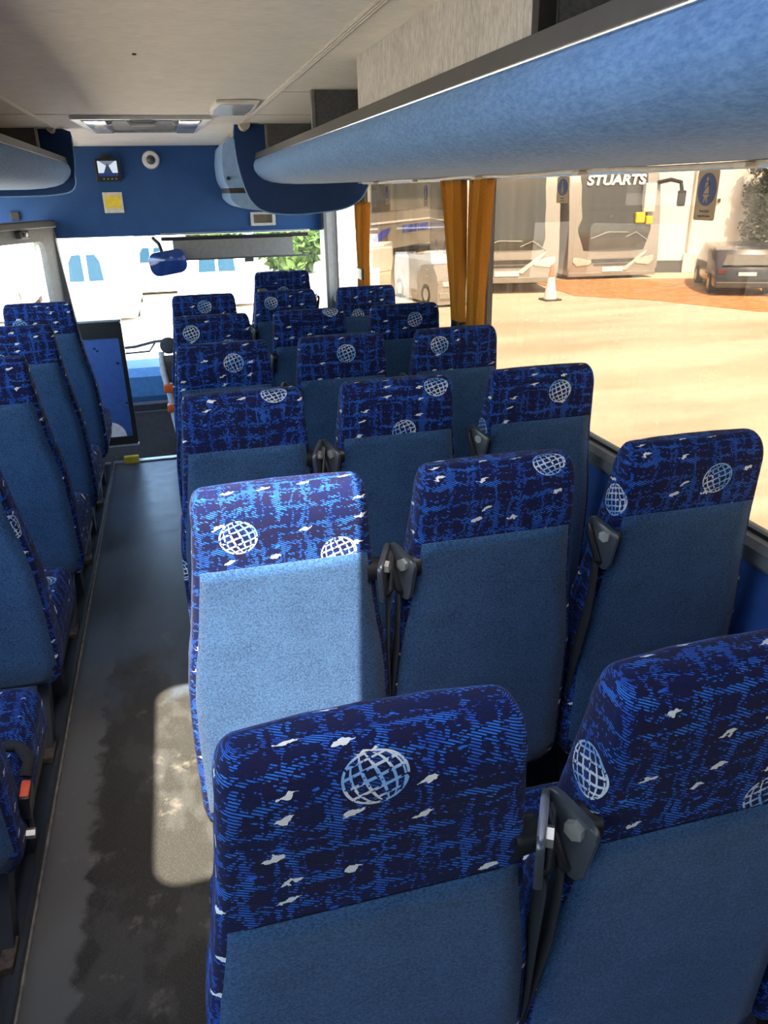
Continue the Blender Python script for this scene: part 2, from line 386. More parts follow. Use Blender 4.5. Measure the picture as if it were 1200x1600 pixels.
# ------------------------------------------------------------------ mesh helpers
class MB:
    def __init__(s):
        s.bm = bmesh.new()
        s.uv = None
    def box(s, x0, x1, y0, y1, z0, z1, bev=0.0, mat=None, seg=2):
        r = bmesh.ops.create_cube(s.bm, size=1.0)
        vs_ = r['verts']
        for v in vs_:
            v.co = Vector(((x0 + x1) / 2 + v.co.x * (x1 - x0), (y0 + y1) / 2 + v.co.y * (y1 - y0), (z0 + z1) / 2 + v.co.z * (z1 - z0)))
        if bev:
            es = list({e for v in vs_ for e in v.link_edges})
            rr = bmesh.ops.bevel(s.bm, geom=es, offset=bev, segments=seg, affect='EDGES', profile=0.5)
            vs_ = list({v for f in rr['faces'] for v in f.verts} | {v for v in vs_ if v.is_valid})
        if mat is not None:
            for v in vs_:
                v.co = mat @ v.co
        return s
    def cyl(s, a, b, r, r2=None, seg=16, caps=True):
        a = Vector(a); b = Vector(b); d = b - a
        rr = bmesh.ops.create_cone(s.bm, cap_ends=caps, segments=seg, radius1=r, radius2=r if r2 is None else r2, depth=d.length)
        q = d.to_track_quat('Z', 'Y').to_matrix().to_4x4()
        m = Matrix.Translation((a + b) / 2) @ q
        for v in rr['verts']:
            v.co = m @ v.co
        return s
    def ball(s, c, r, sub=2, sc=(1, 1, 1)):
        rr = bmesh.ops.create_uvsphere(s.bm, u_segments=8 * sub, v_segments=5 * sub, radius=r)
        for v in rr['verts']:
            v.co = Vector((c[0] + v.co.x * sc[0], c[1] + v.co.y * sc[1], c[2] + v.co.z * sc[2]))
        return s
    def tube(s, pts, r, seg=8, closed=False):
        pts = [Vector(p) for p in pts]; n = len(pts); rings = []
        up = Vector((0, 0, 1))
        for i, p in enumerate(pts):
            d = (pts[(i + 1) % n] - pts[i - 1]) if closed else (pts[min(i + 1, n - 1)] - pts[max(i - 1, 0)])
            d.normalize()
            sd_ = d.cross(up)
            if sd_.length < 1e-3:
                sd_ = d.cross(Vector((0, 1, 0)))
            sd_.normalize(); u2 = sd_.cross(d)
            rings.append([s.bm.verts.new(p + sd_ * r * math.cos(2 * PI * k / seg) + u2 * r * math.sin(2 * PI * k / seg)) for k in range(seg)])
        m = n if closed else n - 1
        for i in range(m):
            A, B = rings[i], rings[(i + 1) % n]
            for k in range(seg):
                s.bm.faces.new((A[k], A[(k + 1) % seg], B[(k + 1) % seg], B[k]))
        if not closed:
            s.bm.faces.new(rings[0]); s.bm.faces.new(list(reversed(rings[-1])))
        return s
    def prism(s, poly, axis, a, b, mat=None, bev=0.0):
        """poly: 2-D points in the plane across the axis; extruded from a to b"""
        def mk(p, t):
            if axis == 'x': return Vector((t, p[0], p[1]))
            if axis == 'y': return Vector((p[0], t, p[1]))
            return Vector((p[0], p[1], t))
        A = [s.bm.verts.new(mk(p, a)) for p in poly]
        B = [s.bm.verts.new(mk(p, b)) for p in poly]
        n = len(poly)
        fs = [s.bm.faces.new(A), s.bm.faces.new(list(reversed(B)))]
        for i in range(n):
            fs.append(s.bm.faces.new((A[i], B[i], B[(i + 1) % n], A[(i + 1) % n])))
        allv = A + B
        if bev:
            es = list(fs[0].edges) + list(fs[1].edges)
            rr = bmesh.ops.bevel(s.bm, geom=es, offset=bev, segments=2, affect='EDGES', profile=0.5)
            allv = list({v for f in rr['faces'] for v in f.verts} | {v for v in allv if v.is_valid})
        if mat is not None:
            for v in allv:
                v.co = mat @ v.co
        return s
    def sheet(s, rows, thick=None):
        """grid of points -> quads"""
        g = [[s.bm.verts.new(p) for p in r] for r in rows]
        for i in range(len(g) - 1):
            for j in range(len(g[0]) - 1):
                s.bm.faces.new((g[i][j], g[i][j + 1], g[i + 1][j + 1], g[i + 1][j]))
        return s
    def xform(s, m):
        for v in s.bm.verts:
            v.co = m @ v.co
        return s
    def build(s, name, mat, parent=None, smooth=False, solid=0.0, recalc=True):
        if recalc:
            bmesh.ops.recalc_face_normals(s.bm, faces=s.bm.faces)
        me = bpy.data.meshes.new(name)
        s.bm.to_mesh(me); s.bm.free()
        me.materials.append(mat)
        if smooth:
            for p in me.polygons:
                p.use_smooth = True
            me.set_sharp_from_angle(angle=math.radians(38))
        o = bpy.data.objects.new(name, me)
        COL.objects.link(o)
        if parent is not None:
            o.parent = parent
        if solid:
            md = o.modifiers.new('thickness', 'SOLIDIFY'); md.thickness = solid; md.offset = 0
        return o

def thing(name, label, cat, loc=(0, 0, 0), rz=0.0, group=None):
    o = bpy.data.objects.new(name, None)
    COL.objects.link(o)
    o.empty_display_size = 0.1
    o.location = loc; o.rotation_euler = (0, 0, rz)
    o['label'] = label; o['category'] = cat
    if group: o['group'] = group
    return o
def tag(o, label, cat, group=None):
    o['label'] = label; o['category'] = cat
    if group: o['group'] = group
    return o
def struct(o):
    o['kind'] = 'structure'
    return o
def copy_tree(o, parent=None):
    c = o.copy(); COL.objects.link(c)
    if parent is not None: c.parent = parent
    for ch in list(o.children):
        copy_tree(ch, c)
    return c
def text_part(name, txt, size, mat, parent, m, ext=0.001, bold=0.0, shear=0.0, xs=1.0):
    cu = bpy.data.curves.new(name + '_curve', 'FONT')
    cu.body = txt; cu.size = size; cu.extrude = ext; cu.offset = bold; cu.shear = shear
    cu.align_x = 'CENTER'; cu.align_y = 'CENTER'
    tmp = bpy.data.objects.new('tmp', cu)
    COL.objects.link(tmp)
    bpy.context.view_layer.update()
    me = bpy.data.meshes.new_from_object(tmp.evaluated_get(bpy.context.evaluated_depsgraph_get()))
    bpy.data.objects.remove(tmp)
    me.materials.clear(); me.materials.append(mat)
    me.transform(m @ Matrix.Diagonal((xs, 1, 1, 1)))
    o = bpy.data.objects.new(name, me)
    COL.objects.link(o); o.parent = parent
    return o
def rrect(x0, x1, y0, y1, r, n=6):
    pts = []
    for cx, cy, a0 in ((x1 - r, y1 - r, 0), (x0 + r, y1 - r, 90), (x0 + r, y0 + r, 180), (x1 - r, y0 + r, 270)):
        for k in range(n + 1):
            a = math.radians(a0 + 90 * k / n)
            pts.append((cx + r * math.cos(a), cy + r * math.sin(a)))
    return pts
def ring_plate(outer, inner, axis, a, b, name, mat, parent=None):
    """plate with a hole: outer and inner loops of 2-D points"""
    m = MB(); bm = m.bm
    def mk(p, t):
        if axis == 'x': return Vector((t, p[0], p[1]))
        if axis == 'y': return Vector((p[0], t, p[1]))
        return Vector((p[0], p[1], t))
    def loop(pts):
        vs_ = [bm.verts.new(mk(p, a)) for p in pts]
        return [bm.edges.new((vs_[i], vs_[(i + 1) % len(vs_)])) for i in range(len(vs_))]
    inners = inner if isinstance(inner[0][0], (tuple, list)) else [inner]
    es = loop(outer)
    for q in inners:
        es += loop(q)
    bmesh.ops.triangle_fill(bm, use_beauty=True, use_dissolve=False, edges=es)
    fs = list(bm.faces)
    r = bmesh.ops.extrude_face_region(bm, geom=fs)
    d = {'x': Vector((b - a, 0, 0)), 'y': Vector((0, b - a, 0)), 'z': Vector((0, 0, b - a))}[axis]
    for g in r['geom']:
        if isinstance(g, bmesh.types.BMVert):
            g.co += d
    return m.build(name, mat, parent)

def interp(tab, z):
    if z >= tab[0][0]: return tab[0][1]
    for (z0, v0), (z1, v1) in zip(tab, tab[1:]):
        if z >= z1:
            f = (z0 - z) / (z0 - z1)
            f = f * f * (3 - 2 * f) * 0.4 + f * 0.6
            return v0 + (v1 - v0) * f
    return tab[-1][1]

# ------------------------------------------------------------------ the room: floor, walls, ceiling
XR, XL, YB, YF = 1.25, -1.33, -1.3, 6.3
CEIL = 1.94
STEP = 4.89
fl = MB()
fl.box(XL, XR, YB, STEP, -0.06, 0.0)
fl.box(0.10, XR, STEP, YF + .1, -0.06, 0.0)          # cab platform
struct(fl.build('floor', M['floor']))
sw = MB()
sw.box(XL, 0.12, STEP, YF + .1, -0.42, -0.36)
sw.box(XL, 0.12, STEP - 0.01, STEP + 0.02, -0.42, -0.001)
sw.box(0.09, 0.12, STEP, YF + .1, -0.42, -0.001)
struct(sw.build('floor_stepwell', M['light_grey']))
struct(MB().box(-0.50, 0.10, STEP - 0.028, STEP + 0.022, 0.0, 0.010, 0.003).build('trim_1', M['alu']))

# ceiling with the open roof hatch that lets the sun in
HX0, HX1, HY0, HY1 = -0.222, 0.275, 0.185, 1.06
ceil = ring_plate([(XL, YB), (XR, YB), (XR, 5.45), (XL, 5.45)], rrect(HX0, HX1, HY0, HY1, 0.07),
                  'z', CEIL, CEIL + 0.04, 'ceiling', M['ceiling'])
struct(ceil)
cs = MB()
cs.prism([(5.45, CEIL), (YF + .1, CEIL - 0.05), (YF + .1, CEIL + 0.04), (5.45, CEIL + 0.04)], 'x', XL, XR)
struct(cs.build('ceiling_front', M['ceiling']))

# side walls, sills and window heads
def side_wall(x, out, name):
    s = 1 if out > 0 else -1
    w = MB()
    w.box(min(x, x + s * .05), max(x, x + s * .05), YB, 6.2, -0.42, 0.775)
    struct(w.build('wall_' + name, M['wall_panel']))
    u = MB()
    u.box(min(x, x + s * .05), max(x, x + s * .05), YB, 6.2, 1.64, CEIL + .04)
    struct(u.build('wall_' + name + '_upper', M['dark_felt']))
    l = MB()
    xa, xb = x - s * 0.028, x + s * 0.05
    l.prism([(xa, 0.762), (xa, 0.795), (xa + s * 0.012, 0.812), (xb, 0.812), (xb, 0.762)], 'y', YB, 6.2)
    l.box(min(x - s * .012, x), max(x - s * .012, x), YB, 6.2, 0.745, 0.765)
    struct(l.build('trim_' + name + '_sill', M['grey_trim'] if s > 0 else M['dark_trim']))
side_wall(XR, 1, 'right')
side_wall(XL, -1, 'left')

PX = 1.262
def window(n, x, y0, y1, m):
    f = MB()
    inner = rrect(y0 + .015, y1 - .015, 0.822, 1.628, 0.03)
    o = ring_plate([(y0, 0.80), (y1, 0.80), (y1, 1.645), (y0, 1.645)], inner, 'x', x + .006, x + .020, 'window_%d' % n, M['black'])
    struct(o)
    p = MB().box(x + .022, x + .025, y0, y1, 0.80, 1.645).build('pane', m, o)
    return o
window(1, PX - .012, YB, 3.10, M['side_glass'])
window(2, PX - .012, 3.18, 5.26, M['side_glass'])
window(3, PX - .012, 5.36, 6.16, M['clear_glass'])
window(4, XL - .03, YB, 1.9, M['clear_glass'])
window(5, XL - .03, 1.98, 4.9, M['clear_glass'])
for n, (y0, y1) in enumerate(((3.10, 3.18), (5.26, 5.36))):
    struct(MB().box(1.238, 1.30, y0, y1, 0.79, 1.64).build('trim_%d' % (n + 2), M['dark_trim'] if n else M['black']))
struct(MB().box(1.226, 1.238, 3.115, 3.16, 0.86, 1.60, 0.003).build('trim_4', M['white_paint']))
struct(MB().box(-1.36, -1.32, 1.90, 1.98, 0.79, 1.64).build('trim_5', M['black']))
struct(MB().box(-1.36, -1.31, 4.9, 5.2, -.4, 1.94).build('trim_6', M['dark_trim']))
# latch on the window post
lt = thing('window_latch', 'small dark latch plate on the post between the two curtains', 'latch', (1.226, 3.13, 1.33))
MB().box(-0.012, 0, -.02, .02, -.035, .035, .004).build('latch_plate', M['dark_trim'], lt)
MB().cyl((-.012, 0, 0), (-.024, 0, 0), .011).build('latch_knob', M['alu'], lt, True)

# back of the bus (behind the camera) with its window
bk = ring_plate([(XL, -0.06), (XR, -0.06), (XR, CEIL), (XL, CEIL)], rrect(-1.1, 1.02, 0.95, 1.75, 0.08), 'y', YB - .05, YB, 'wall_back', M['blue_carpet'])
struct(bk)
struct(MB().box(-1.12, 1.04, YB - .06, YB - .055, .93, 1.77).build('window_6', M['hatch_glass']))

# front header wall
hd = MB()
hd.box(-1.30, XR, YF, YF + 0.05, 1.29, CEIL - .02)
hd_o = hd.build('wall_front', M['blue_carpet']); struct(hd_o)
bpy.data.meshes[hd_o.data.name]
# front bulkhead below the windscreen
fb = MB()
fb.box(-1.30, XR, 6.05, 6.35, -0.42, 0.10)
struct(fb.build('wall_front_lower', M['grey_trim']))
ds = MB()
ds.prism([(6.0, 0.10), (5.96, 0.16), (6.0, 0.30), (6.1, 0.35), (6.4, 0.36), (6.4, 0.10)], 'x', -1.30, XR)
struct(ds.build('trim_7', M['dash_blue']))
ds = MB()
ds.box(-1.0, 0.05, 5.985, 6.05, 0.088, 0.112, .006)
ds.box(-1.0, 0.05, 6.03, 6.05, 0.02, 0.026)
struct(ds.build('trim_8', M['alu']))
# windscreen
struct(MB().box(-0.72, 1.20, 6.345, 6.35, 0.34, 1.32).build('window_7', M['clear_glass']))
# right front corner pillar
pl = MB()
pl.prism([(1.185, 6.18), (1.262, 6.18), (1.30, 6.3), (1.30, 6.4), (1.20, 6.4)], 'z', -0.4, 1.63)
struct(pl.build('trim_9', M['grey_trim']))
struct(MB().prism([(1.170, 6.16), (1.192, 6.16), (1.20, 6.4), (1.178, 6.4)], 'z', 0.3, 1.63).build('trim_10', M['dark_trim']))

# ------------------------------------------------------------------ front left: entrance door surround
# pillar (slanting) between door glass and windscreen
dp = MB()
P0 = [Vector((-0.80, 6.22, 1.36)), Vector((-0.795, 6.22, 0.3))]
def slab(m, pts):  # convex quad prism list of 8 points
    v = [m.bm.verts.new(p) for p in pts]
    for f in ((0, 1, 2, 3), (7, 6, 5, 4), (0, 4, 5, 1), (1, 5, 6, 2), (2, 6, 7, 3), (3, 7, 4, 0)):
        m.bm.faces.new([v[i] for i in f])
    return m
dr = thing('door_1', 'grey framed entrance door with rounded glass at front left', 'door')
dr['kind'] = 'structure'
del dr['label']; del dr['category']
# door leaf lies in the chamfered corner, from the pillar back to the left wall
A = Vector((-0.80, 6.22, 0)); B = Vector((-1.33, 5.2, 0))
L = (B - A).length
mx = Matrix(((B - A).normalized().to_4d(), Vector((0, 0, 1, 0)), (B - A).normalized().cross(Vector((0, 0, 1))).to_4d(), Vector((0, 0, 0, 1)))).transposed()
mx[3] = (0, 0, 0, 1)
mx.translation = A
outer = [(0, -0.36), (L, -0.36), (L, 1.40), (0, 1.40)]
inner = rrect(0.125, L - .10, 0.12, 1.285, 0.06)
lf = ring_plate(outer, inner, 'z', -0.02, 0.03, 'door_frame', M['grey_trim'], dr)
lf.data.transform(mx)
gp = MB().box(0.1, L - .08, .1, 1.3, 0.0, 0.004, mat=mx).build('door_glass', M['clear_glass'], dr)
bar = MB().box(0.0, L, 1.37, 1.42, -0.05, 0.05, 0.008, mat=mx).build('door_header', M['dark_trim'], dr)
MB().box(0.33, 0.42, 1.315, 1.365, -0.06, -0.02, 0.006, mat=mx).build('door_closer', M['dark_trim'], dr)
MB().cyl(mx @ Vector((0.375, 1.34, -0.06)), mx @ Vector((0.375, 1.34, -0.075)), 0.012).build('bolt', M['alu'], dr, True)
ap = MB()
slab(ap, [(-0.85, 6.20, 0.3), (-0.70, 6.20, 0.3), (-0.70, 6.30, 0.3), (-0.85, 6.34, 0.3),
          (-0.87, 6.20, 1.41), (-0.79, 6.20, 1.41), (-0.79, 6.30, 1.41), (-0.87, 6.34, 1.41)])
struct(ap.build('trim_11', M['dark_trim']))

# ------------------------------------------------------------------ ceiling trims
def ribbed(x, y0, y1, w, name, m):
    t = MB()
    for k in range(3):
        cx = x + (k - 1) * w / 3
        t.cyl((cx, y0, CEIL - .001), (cx, y1, CEIL - .001), w / 6.5, seg=8)
    t.box(x - w / 2, x + w / 2, y0, y1, CEIL - 0.003, CEIL)
    struct(t.build(name, m, None, True))
ribbed(0.487, YB, 4.95, 0.026, 'trim_12', M['beige_trim'])
ribbed(-0.567, YB, 5.3, 0.026, 'trim_13', M['beige_trim'])
t = MB(); t.cyl((0.50, 4.9, CEIL - 0.004), (0.515, 6.29, CEIL - .052), 0.032, seg=14)
struct(t.build('trim_14', M['beige_trim'], None, True))
t = MB(); t.cyl((-0.58, 5.2, CEIL - 0.004), (-0.585, 6.29, CEIL - .052), 0.02, seg=14)
struct(t.build('trim_15', M['beige_trim'], None, True))

# ------------------------------------------------------------------ luggage racks
def rack(side, lipx, y_end, capy, label):
    s = 1 if side > 0 else -1
    wall = XR if s > 0 else XL
    r = thing('luggage_rack', label, 'luggage rack', (wall, 0, 1.62))
    def loc(o):
        o.location = (-wall, 0, -1.62); return o
    # outer profile, distances measured from the lip (d) towards the wall
    prof = [(0.004, 1.752), (-0.006, 1.735), (-0.010, 1.715), (-0.004, 1.69), (0.014, 1.666), (0.045, 1.643), (0.09, 1.628), (0.15, 1.619), (0.24, 1.614), (0.38, 1.614)]
    wd = abs(wall - lipx)
    prof.append((wd * 0.88, 1.619)); prof.append((wd - 0.004, 1.624))
    ys = [YB + (y_end - YB) * k / 12 for k in range(13)]
    m = MB()
    rows = [[Vector((lipx + s * d, y, z)) for d, z in prof] for y in ys]
    m.sheet(rows)
    # inner skin of the bin
    m.sheet([[Vector((lipx + s * (d + (0.018 if i < 6 else 0.01)), y, z + (0.012 if i > 3 else 0.0))) for i, (d, z) in enumerate(prof)] for y in ys])
    # close the far end
    for k in range(len(prof) - 1):
        (d0, z0), (d1, z1) = prof[k], prof[k + 1]
    loc(m.build('bin_front', M['rack_cloth'], r, True, recalc=False))
    e = MB()
    pe = [(lipx + s * d, z) for d, z in prof] + [(wall - s * .004, 1.635), (lipx + s * 0.10, 1.640), (lipx + s * 0.03, 1.70), (lipx + s * 0.02, 1.752)]
    e.prism(pe, 'y', y_end - 0.002, y_end + 0.004)
    loc(e.build('bin_end', M['rack_cloth'], r))
    b = MB()
    b.prism([(lipx + s * 0.0, 1.752), (lipx + s * 0.008, 1.786), (lipx + s * 0.026, 1.788), (lipx + s * 0.034, 1.752)], 'y', YB, y_end)
    loc(b.build('lip_trim', M['dark_trim'], r))
    b = MB(); b.cyl((lipx - s * .001, YB, 1.7515), (lipx - s * .001, y_end, 1.7515), 0.0028, seg=8)
    loc(b.build('lip_strip', M['chrome'], r, True))
    # slim rail where the bin meets the window head
    b = MB()
    b.box(min(wall - s * .075, wall - s * .02), max(wall - s * .075, wall - s * .02), YB, capy, 1.610, 1.618, 0.003)
    b.box(min(wall - s * .045, wall - s * .010), max(wall - s * .045, wall - s * .010), YB, capy, 1.604, 1.611, 0.002)
    loc(b.build('window_head_rail', M['pale_blue'] if s > 0 else M['grey_trim'], r))
    return r, loc, s, wall
rk, loc, s, wall = rack(1, 0.55, 4.98, 5.0, 'long blue overhead luggage rack with dark lip above the right-hand windows')
# fabric panel and dividers in the mouth of the rack
loc(MB().box(0.603, 0.625, 1.31, 2.53, 1.775, CEIL - .001).build('fascia_panel', M['grey_felt'], rk))
loc(MB().box(0.600, 0.63, 1.285, 1.31, 1.775, CEIL - .001).build('fascia_edge', M['black'], rk))
for k, (y, x0) in enumerate(((3.32, 0.615), (4.955, 0.632), (1.29, 0.63), (2.52, 0.63))):
    loc(MB().box(x0, 1.245, y, y + .02, 1.64, CEIL - .001).build('divider', M['dark_felt'], rk))
    loc(MB().box(x0 - .012, x0 + .004, y - .004, y + .024, 1.77, CEIL - .001, .002).build('divider_edge', M['grey_trim'], rk))
lk, locl, sl, walll = rack(-1, -0.52, 5.28, 5.3, 'overhead luggage rack with pale lit front at upper left')
locl(MB().box(-1.32, -0.66, 5.24, 5.26, 1.64, CEIL - .001).build('divider', M['dark_felt'], lk))
locl(MB().box(-0.668, -0.655, 5.235, 5.262, 1.77, CEIL - .001).build('divider_edge', M['light_grey'], lk))

def endcap(pts, y, label, side):
    c = thing('rack_end_cap', label, 'panel', (pts[0][0], y, CEIL), group=None)
    m = MB()
    P = [(p[0] - pts[0][0], p[1] - CEIL) for p in pts]
    m.prism(P, 'y', 0.0, 0.04, bev=0.006)
    m.build('cap_panel', M['cap_cloth'], c, True)
    e = MB(); e.tube([(p[0], 0.002, p[1]) for p in P[side[0]:side[1]]], 0.0045, 6)
    e.build('piping', M['piping'], c, True)
    return c
def smooth_poly(pts, n=5):
    out = []
    N = len(pts)
    for i in range(N - 1):
        p0, p1, p2, p3 = [Vector(pts[max(0, min(N - 1, i + k))]) for k in (-1, 0, 1, 2)]
        for k in range(n):
            t_ = k / n
            q = 0.5 * ((2 * p1) + (-p0 + p2) * t_ + (2 * p0 - 5 * p1 + 4 * p2 - p3) * t_ ** 2 + (-p0 + 3 * p1 - 3 * p2 + p3) * t_ ** 3)
            out.append((q.x, q.y))
    out.append(tuple(pts[-1]))
    return out
rp = smooth_poly([(0.447, 1.938), (0.440, 1.86), (0.452, 1.72), (0.488, 1.576), (0.535, 1.50), (0.60, 1.462), (0.70, 1.446), (0.809, 1.443), (0.95, 1.452), (1.09, 1.472), (1.19, 1.52), (1.245, 1.60)])
rp2 = rp + [(1.245, 1.938)]
endcap(rp2, 5.0, 'dark blue curved end panel closing the right-hand luggage rack', (0, len(rp)))
lp = smooth_poly([(-0.478, 1.895), (-0.482, 1.78), (-0.492, 1.70), (-0.497, 1.64), (-0.53, 1.60), (-0.60, 1.585), (-0.72, 1.578), (-0.95, 1.578), (-1.32, 1.578)])
lp2 = lp + [(-1.32, 1.938), (-0.52, 1.938), (-0.482, 1.925)]
endcap(lp2, 5.3, 'dark blue end panel with pale piping closing the upper left luggage rack', (0, len(lp)))
m = MB()
m.tube([Vector((1.10 + .003 * math.sin(3.1 * y), y, 1.6115 + .0025 * math.sin(7 * y))) for y in [YB + .12 * k for k in range(50)]], 0.0055, 8)
for y in (1.35, 2.0, 2.75, 3.5, 4.2): m.box(1.07, 1.10, y, y + .035, 1.603, 1.613, .002)
loc(m.build('cloth_edging', M['beige_trim'], rk, True))
for n, (y, xa) in enumerate(((3.40, 0.50), (4.40, XL))):
    struct(MB().box(xa, XR, y, y + .006, CEIL - .0018, CEIL).build('trim_ceiling_seam', M['beige_trim']))
# overhead locker above the driver
ol = thing('overhead_locker', 'pale blue moulded locker above the driver, partly behind the end panel', 'locker', (0.8, 5.9, 1.6))
m = MB()
sec = smooth_poly([(0.41, 1.86), (0.395, 1.76), (0.40, 1.66), (0.425, 1.602)], 4)
m.prism([(x - .8, z - 1.6) for x, z in sec + [(1.2, 1.602), (1.2, 1.90), (0.45, 1.90)]], 'y', -0.42, 0.38)
m.build('locker_body', M['pale_blue'], ol, True)
m = MB()
m.prism([(x - .8, z - 1.6) for x, z in [(0.425, 1.602), (0.43, 1.57), (1.2, 1.57), (1.2, 1.602)]], 'y', -0.41, 0.38)
m.build('locker_gap', M['dark_trim'], ol)
m = MB()
sec = smooth_poly([(0.43, 1.57), (0.435, 1.53), (0.49, 1.485), (0.60, 1.462), (0.75, 1.455)], 4)
m.prism([(x - .8, z - 1.6) for x, z in sec + [(1.2, 1.46), (1.2, 1.57)]], 'y', -0.42, 0.38)
m.build('lower_moulding', M['pale_blue'], ol, True)
m = MB(); m.cyl((-.375, -0.425, .06), (-.375, -0.435, .06), .012); m.build('lock', M['black'], ol, True)

# ------------------------------------------------------------------ seats
HW = [(1.105, 0.136), (1.085, 0.150), (1.05, 0.157), (0.95, 0.166), (0.86, 0.176), (0.80, 0.184), (0.73, 0.196), (0.66, 0.204), (0.55, 0.208), (0.36, 0.208), (0.31, 0.200), (0.28, 0.180)]
def yb(z):
    d = 1.10 - z
    return -0.035 + 0.11 * d + 0.016 * math.sin(min(1, max(0, d / 0.82)) * PI * 1.0) * (1 if d < .82 else 1)
def depth(z):
    return 0.088 + 0.03 * (1.10 - z) / 0.8
def section(hw, y0, y1, rr, rf, n=5):
    """closed loop starting at back centre, going +x, round the front and back again; returns (x, y, arc)"""
    pts = [(0, y0)]
    for i in range(1, 5): pts.append(((hw - rr) * i / 4, y0))
    for k in range(1, n + 1):
        a = -PI / 2 + (PI / 2) * k / n; pts.append((hw - rr + rr * math.cos(a), y0 + rr + rr * math.sin(a)))
    for k in range(0, n + 1):
        a = (PI / 2) * k / n; pts.append((hw - rf + rf * math.cos(a), y1 - rf + rf * math.sin(a)))
    for i in range(1, 4): pts.append(((hw - rf) * (1 - i / 4), y1 + 0.004 * (i if i < 3 else 2)))
    full = pts + [(0, y1 + 0.01)] + [(-x, y) for x, y in reversed(pts[1:])]
    arc = [0.0]
    for a, b in zip(full, full[1:]): arc.append(arc[-1] + math.hypot(b[0] - a[0], b[1] - a[1]))
    tot = arc[-1] + math.hypot(full[0][0] - full[-1][0], full[0][1] - full[-1][1])
    return full, arc, tot
def loft(rings, name, mat, parent, smooth=True):
    """rings: list of (full, arc, tot, zfun(x,y)->z, v)"""
    bm = bmesh.new(); uvl = bm.loops.layers.uv.new('cloth')
    V = []
    for full, arc, tot, z, v in rings:
        V.append([bm.verts.new((x, y, z(x, y) if callable(z) else z)) for x, y in full])
    n = len(V[0])
    for j in range(len(V) - 1):
        for i in range(n):
            i2 = (i + 1) % n
            f = bm.faces.new((V[j][i], V[j][i2], V[j + 1][i2], V[j + 1][i]))
            for lp_, (jj, ii, wrap) in zip(f.loops, ((j, i, 0), (j, i2, i2 == 0), (j + 1, i2, i2 == 0), (j + 1, i, 0))):
                a = rings[jj][1][ii] if not wrap else rings[jj][2]
                half = rings[jj][2] / 2
                u = a if i < n / 2 else a - rings[jj][2]
                lp_[uvl].uv = (u, rings[jj][4])
    for idx in (0, -1):
        f = bm.faces.new(V[idx] if idx == 0 else list(reversed(V[idx])))
        for lp_ in f.loops:
            lp_[uvl].uv = (lp_.vert.co.x, rings[idx][4] + (lp_.vert.co.y - rings[idx][0][0][1]))
    bmesh.ops.recalc_face_normals(bm, faces=bm.faces)
    me = bpy.data.meshes.new(name); bm.to_mesh(me); bm.free()
    me.materials.append(mat)
    for p in me.polygons: p.use_smooth = smooth
    me.set_sharp_from_angle(angle=math.radians(50))
    o = bpy.data.objects.new(name, me); COL.objects.link(o)
    if parent is not None: o.parent = parent
    return o
def make_backrest(parent):
    rings = []
    zs = [0.28, 0.295, 0.31, 0.335] + [0.36 + 0.025 * i for i in range(28)]
    for z in zs:
        hw = interp(HW, z); y0 = yb(z); dpt = depth(z)
        if z < 0.34:
            sh = (0.34 - z) * 0.35; y0 += sh; dpt -= 2 * sh
        rings.append((*section(hw, y0, y0 + dpt, 0.016, 0.035), z, z))
    z0 = zs[-1]
    v = z0
    base = interp(HW, z0); r = 1.105 - z0
    for k in range(1, 9):
        a = PI / 2 * k / 8
        z = z0 + r * math.sin(a)
        ins = (1 - math.cos(a))
        y0 = yb(z0) + 0.11 * (z0 - z) + 0.038 * ins; d = depth(z0) - 0.076 * ins
        hw = base - 0.021 * ins ** 1.4
        rr = min(0.018, d * 0.45)
        v += r * (PI / 2) / 8
        rings.append((*section(hw, y0, y0 + d, rr * 0.9, min(0.035, d * 0.45)), z, v))
    return loft(rings, 'backrest', M['fabric'], parent)
def make_back_panel(parent, band):
    """plain cloth panel over the rear face, below the patterned head band"""
    m = MB(); rows = []
    zs = [0.285, 0.30, 0.33] + [0.36 + 0.03 * i for i in range(40)]
    zs = [z for z in zs if z < band - .01] + [band]
    for z in zs:
        hw = interp(HW, z) - 0.012; y = yb(z) - 0.0025
        if z < 0.34: y += (0.34 - z) * 0.35; hw -= (0.34 - z) * .25
        rows.append([Vector((hw * (i / 6 - 1), y + (0.0035 if i in (0, 12) else 0), z)) for i in range(13)])
    m.sheet(rows)
    return m.build('back_panel', M['backcloth'], parent, True, solid=0.002)
def make_cushion(parent):
    rings = []
    for k in range(11):
        t_ = k / 10
        z = 0.325 + 0.13 * t_
        ins = 0.0
        if t_ < 0.2: ins = (0.2 - t_) * 0.06
        if t_ > 0.7: ins = 0.028 * (1 - math.sqrt(max(0, 1 - ((t_ - 0.7) / 0.3) ** 2)))
        rings.append((*section(0.205 - ins, 0.115 + ins, 0.525 - ins, 0.03, 0.05), z, z - 0.4))
    o = loft(rings, 'seat_cushion', M['fabric'], parent)
    return o
